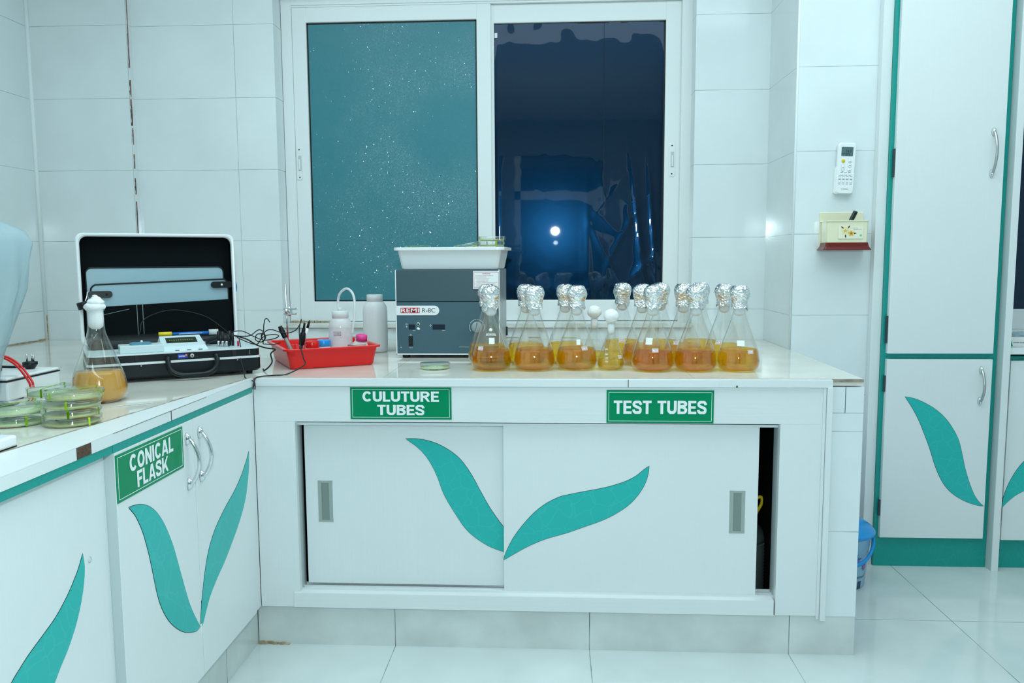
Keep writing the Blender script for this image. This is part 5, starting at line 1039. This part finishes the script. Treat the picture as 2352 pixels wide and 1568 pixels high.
def bflower(a0, z0, r, name='printed_flower'):
    b = BM()
    for k in range(16):
        t = 2*pi*k/16; n = r*(.75+.25*(k % 2)); b.faces.new([b.verts.new(bpt(a0+u*cos(t+d)/.105, z0+u*sin(t+d))) for u, d in ((.15*n, 0), (.6*n, .14), (n, 0), (.6*n, -.14))])
    for k in range(7): t = 2*pi*k/7; b.faces.new([b.verts.new(bpt(a0+(.30*r*cos(t)+u)/.105, z0+.26*r*sin(t)+v, .0011)) for u, v in ((-.0025, 0), (0, -.0025), (.0025, 0), (0, .0025))]).material_index = 1
    obj(name, b, [mat('cornflower_print', (.03, .10, .50), .4), M['pink']], bn)
bflower(radians(-74), .108, .030); bflower(radians(-48), .082, .019); b = BM()
for a0, z0, a1, z1 in ((-74, .085, -86, .055), (-70, .09, -60, .103), (-78, .08, -84, .045)): A, B_ = radians(a0), radians(a1); b.faces.new([b.verts.new(bpt(*q)) for q in ((A, z0), ((A+B_)/2+.03, (z0+z1)/2), (B_, z1), ((A+B_)/2-.03, (z0+z1)/2))])
obj('printed_leaf', b, mat('dark_green_print', (.02, .20, .14), .4), bn); b = BM()
for a0, z0 in ((-40, .132), (-36, .120), (-42, .119), (-40, .058), (-38, .050), (-41, .049)): A = radians(a0); b.faces.new([b.verts.new(bpt(A+u/.105, z0+v)) for u, v in ((-.002, 0), (0, -.004), (.002, 0), (0, .004))])
obj('printed_petal', b, M['pink'], bn); b = BM()
for z in (.046, .042): 
    for k in range(8): A = radians(-74+k*4); b.faces.new([b.verts.new(bpt(A+u, z+v)) for u, v in ((0, 0), (.05, 0), (.05, .0022), (0, .0022))])
obj('small_print', b, M['ink'], bn); b = BM(); b.faces.new([b.verts.new(bpt(radians(q), z, .0006)) for q, z in ((-62, .002), (-52, .002), (-52, .030), (-62, .030))]); obj('foot_notch', b, mat('bin_notch', (.02, .06, .12), .6), bn)

sj = thing('storage_jar', 'dark ribbed jar with yellow handle glimpsed inside the half-open cabinet', 'jar', (.563, 2.47, .1405)); prof = []
for k in range(14): prof += [(.098, .004+k*.0105), (.102, .009+k*.0105)]
bm = BM(); add_lathe(bm, [(0, 0)]+prof+[(.098, .152)], 40, cap0=False); obj('ribbed_body', bm, mat('smoky_dark_plastic', (.10, .12, .12), .2), sj); bm = BM(); add_lathe(bm, [(.100, .152), (.098, .165), (.085, .185), (.06, .205), (.03, .215), (0, .217)], 40); obj('domed_lid', bm, mat('smoky_dome', (.07, .09, .09), .15), sj); bm = BM(); add_tube(bm, [(.03, -.02, .212), (.045, -.02, .258), (.075, -.02, .285), (.082, -.02, .268), (.068, -.02, .238), (.052, -.02, .208)], .005, 10, 4); obj('yellow_handle', bm, M['yellow_pl'], sj)
cg = thing('slide_box', 'white green and orange cover glass carton on the right cabinet top', 'carton', (1.80, 3.03, .8343), radians(2)); box('carton_body', (-.12, 0, 0), (.08, .06, .034), M['white_pl'], cg, .001); b = BM(); add_prism(b, [(-.12, 0.0), (-.105, 0.0), (-.115, .034), (-.12, .034)], -.0006, .0); obj('green_flash', b, M['green'], cg); b = BM(); add_prism(b, [(-.062, 0.0), (.08, 0), (.08, .034), (-.050, .034)], -.0006, .0); obj('orange_flash', b, mat('orange_card', (.80, .22, .03), .4), cg); text('lettering', 'COVER GLASS', .044, .005, M['ink'], cg, (-.083, -.001, .013), .015)
pbg = thing('plastic_bag', 'crumpled clear plastic bag lying on the cover glass carton', 'bag', (1.79, 3.055, .8688)); bm = BM(); bmesh.ops.create_icosphere(bm, subdivisions=4, radius=1)
for v in bm.verts: n = noise.noise(v.co*3)*.25+noise.noise(v.co*8)*.12; v.co = Vector((v.co.x*.10*(1+n), v.co.y*.03*(1+n), max(0, v.co.z+.5)*.011*(1+n*1.5)))
obj('bag_film', bm, M['cover'], pbg, smooth=False)
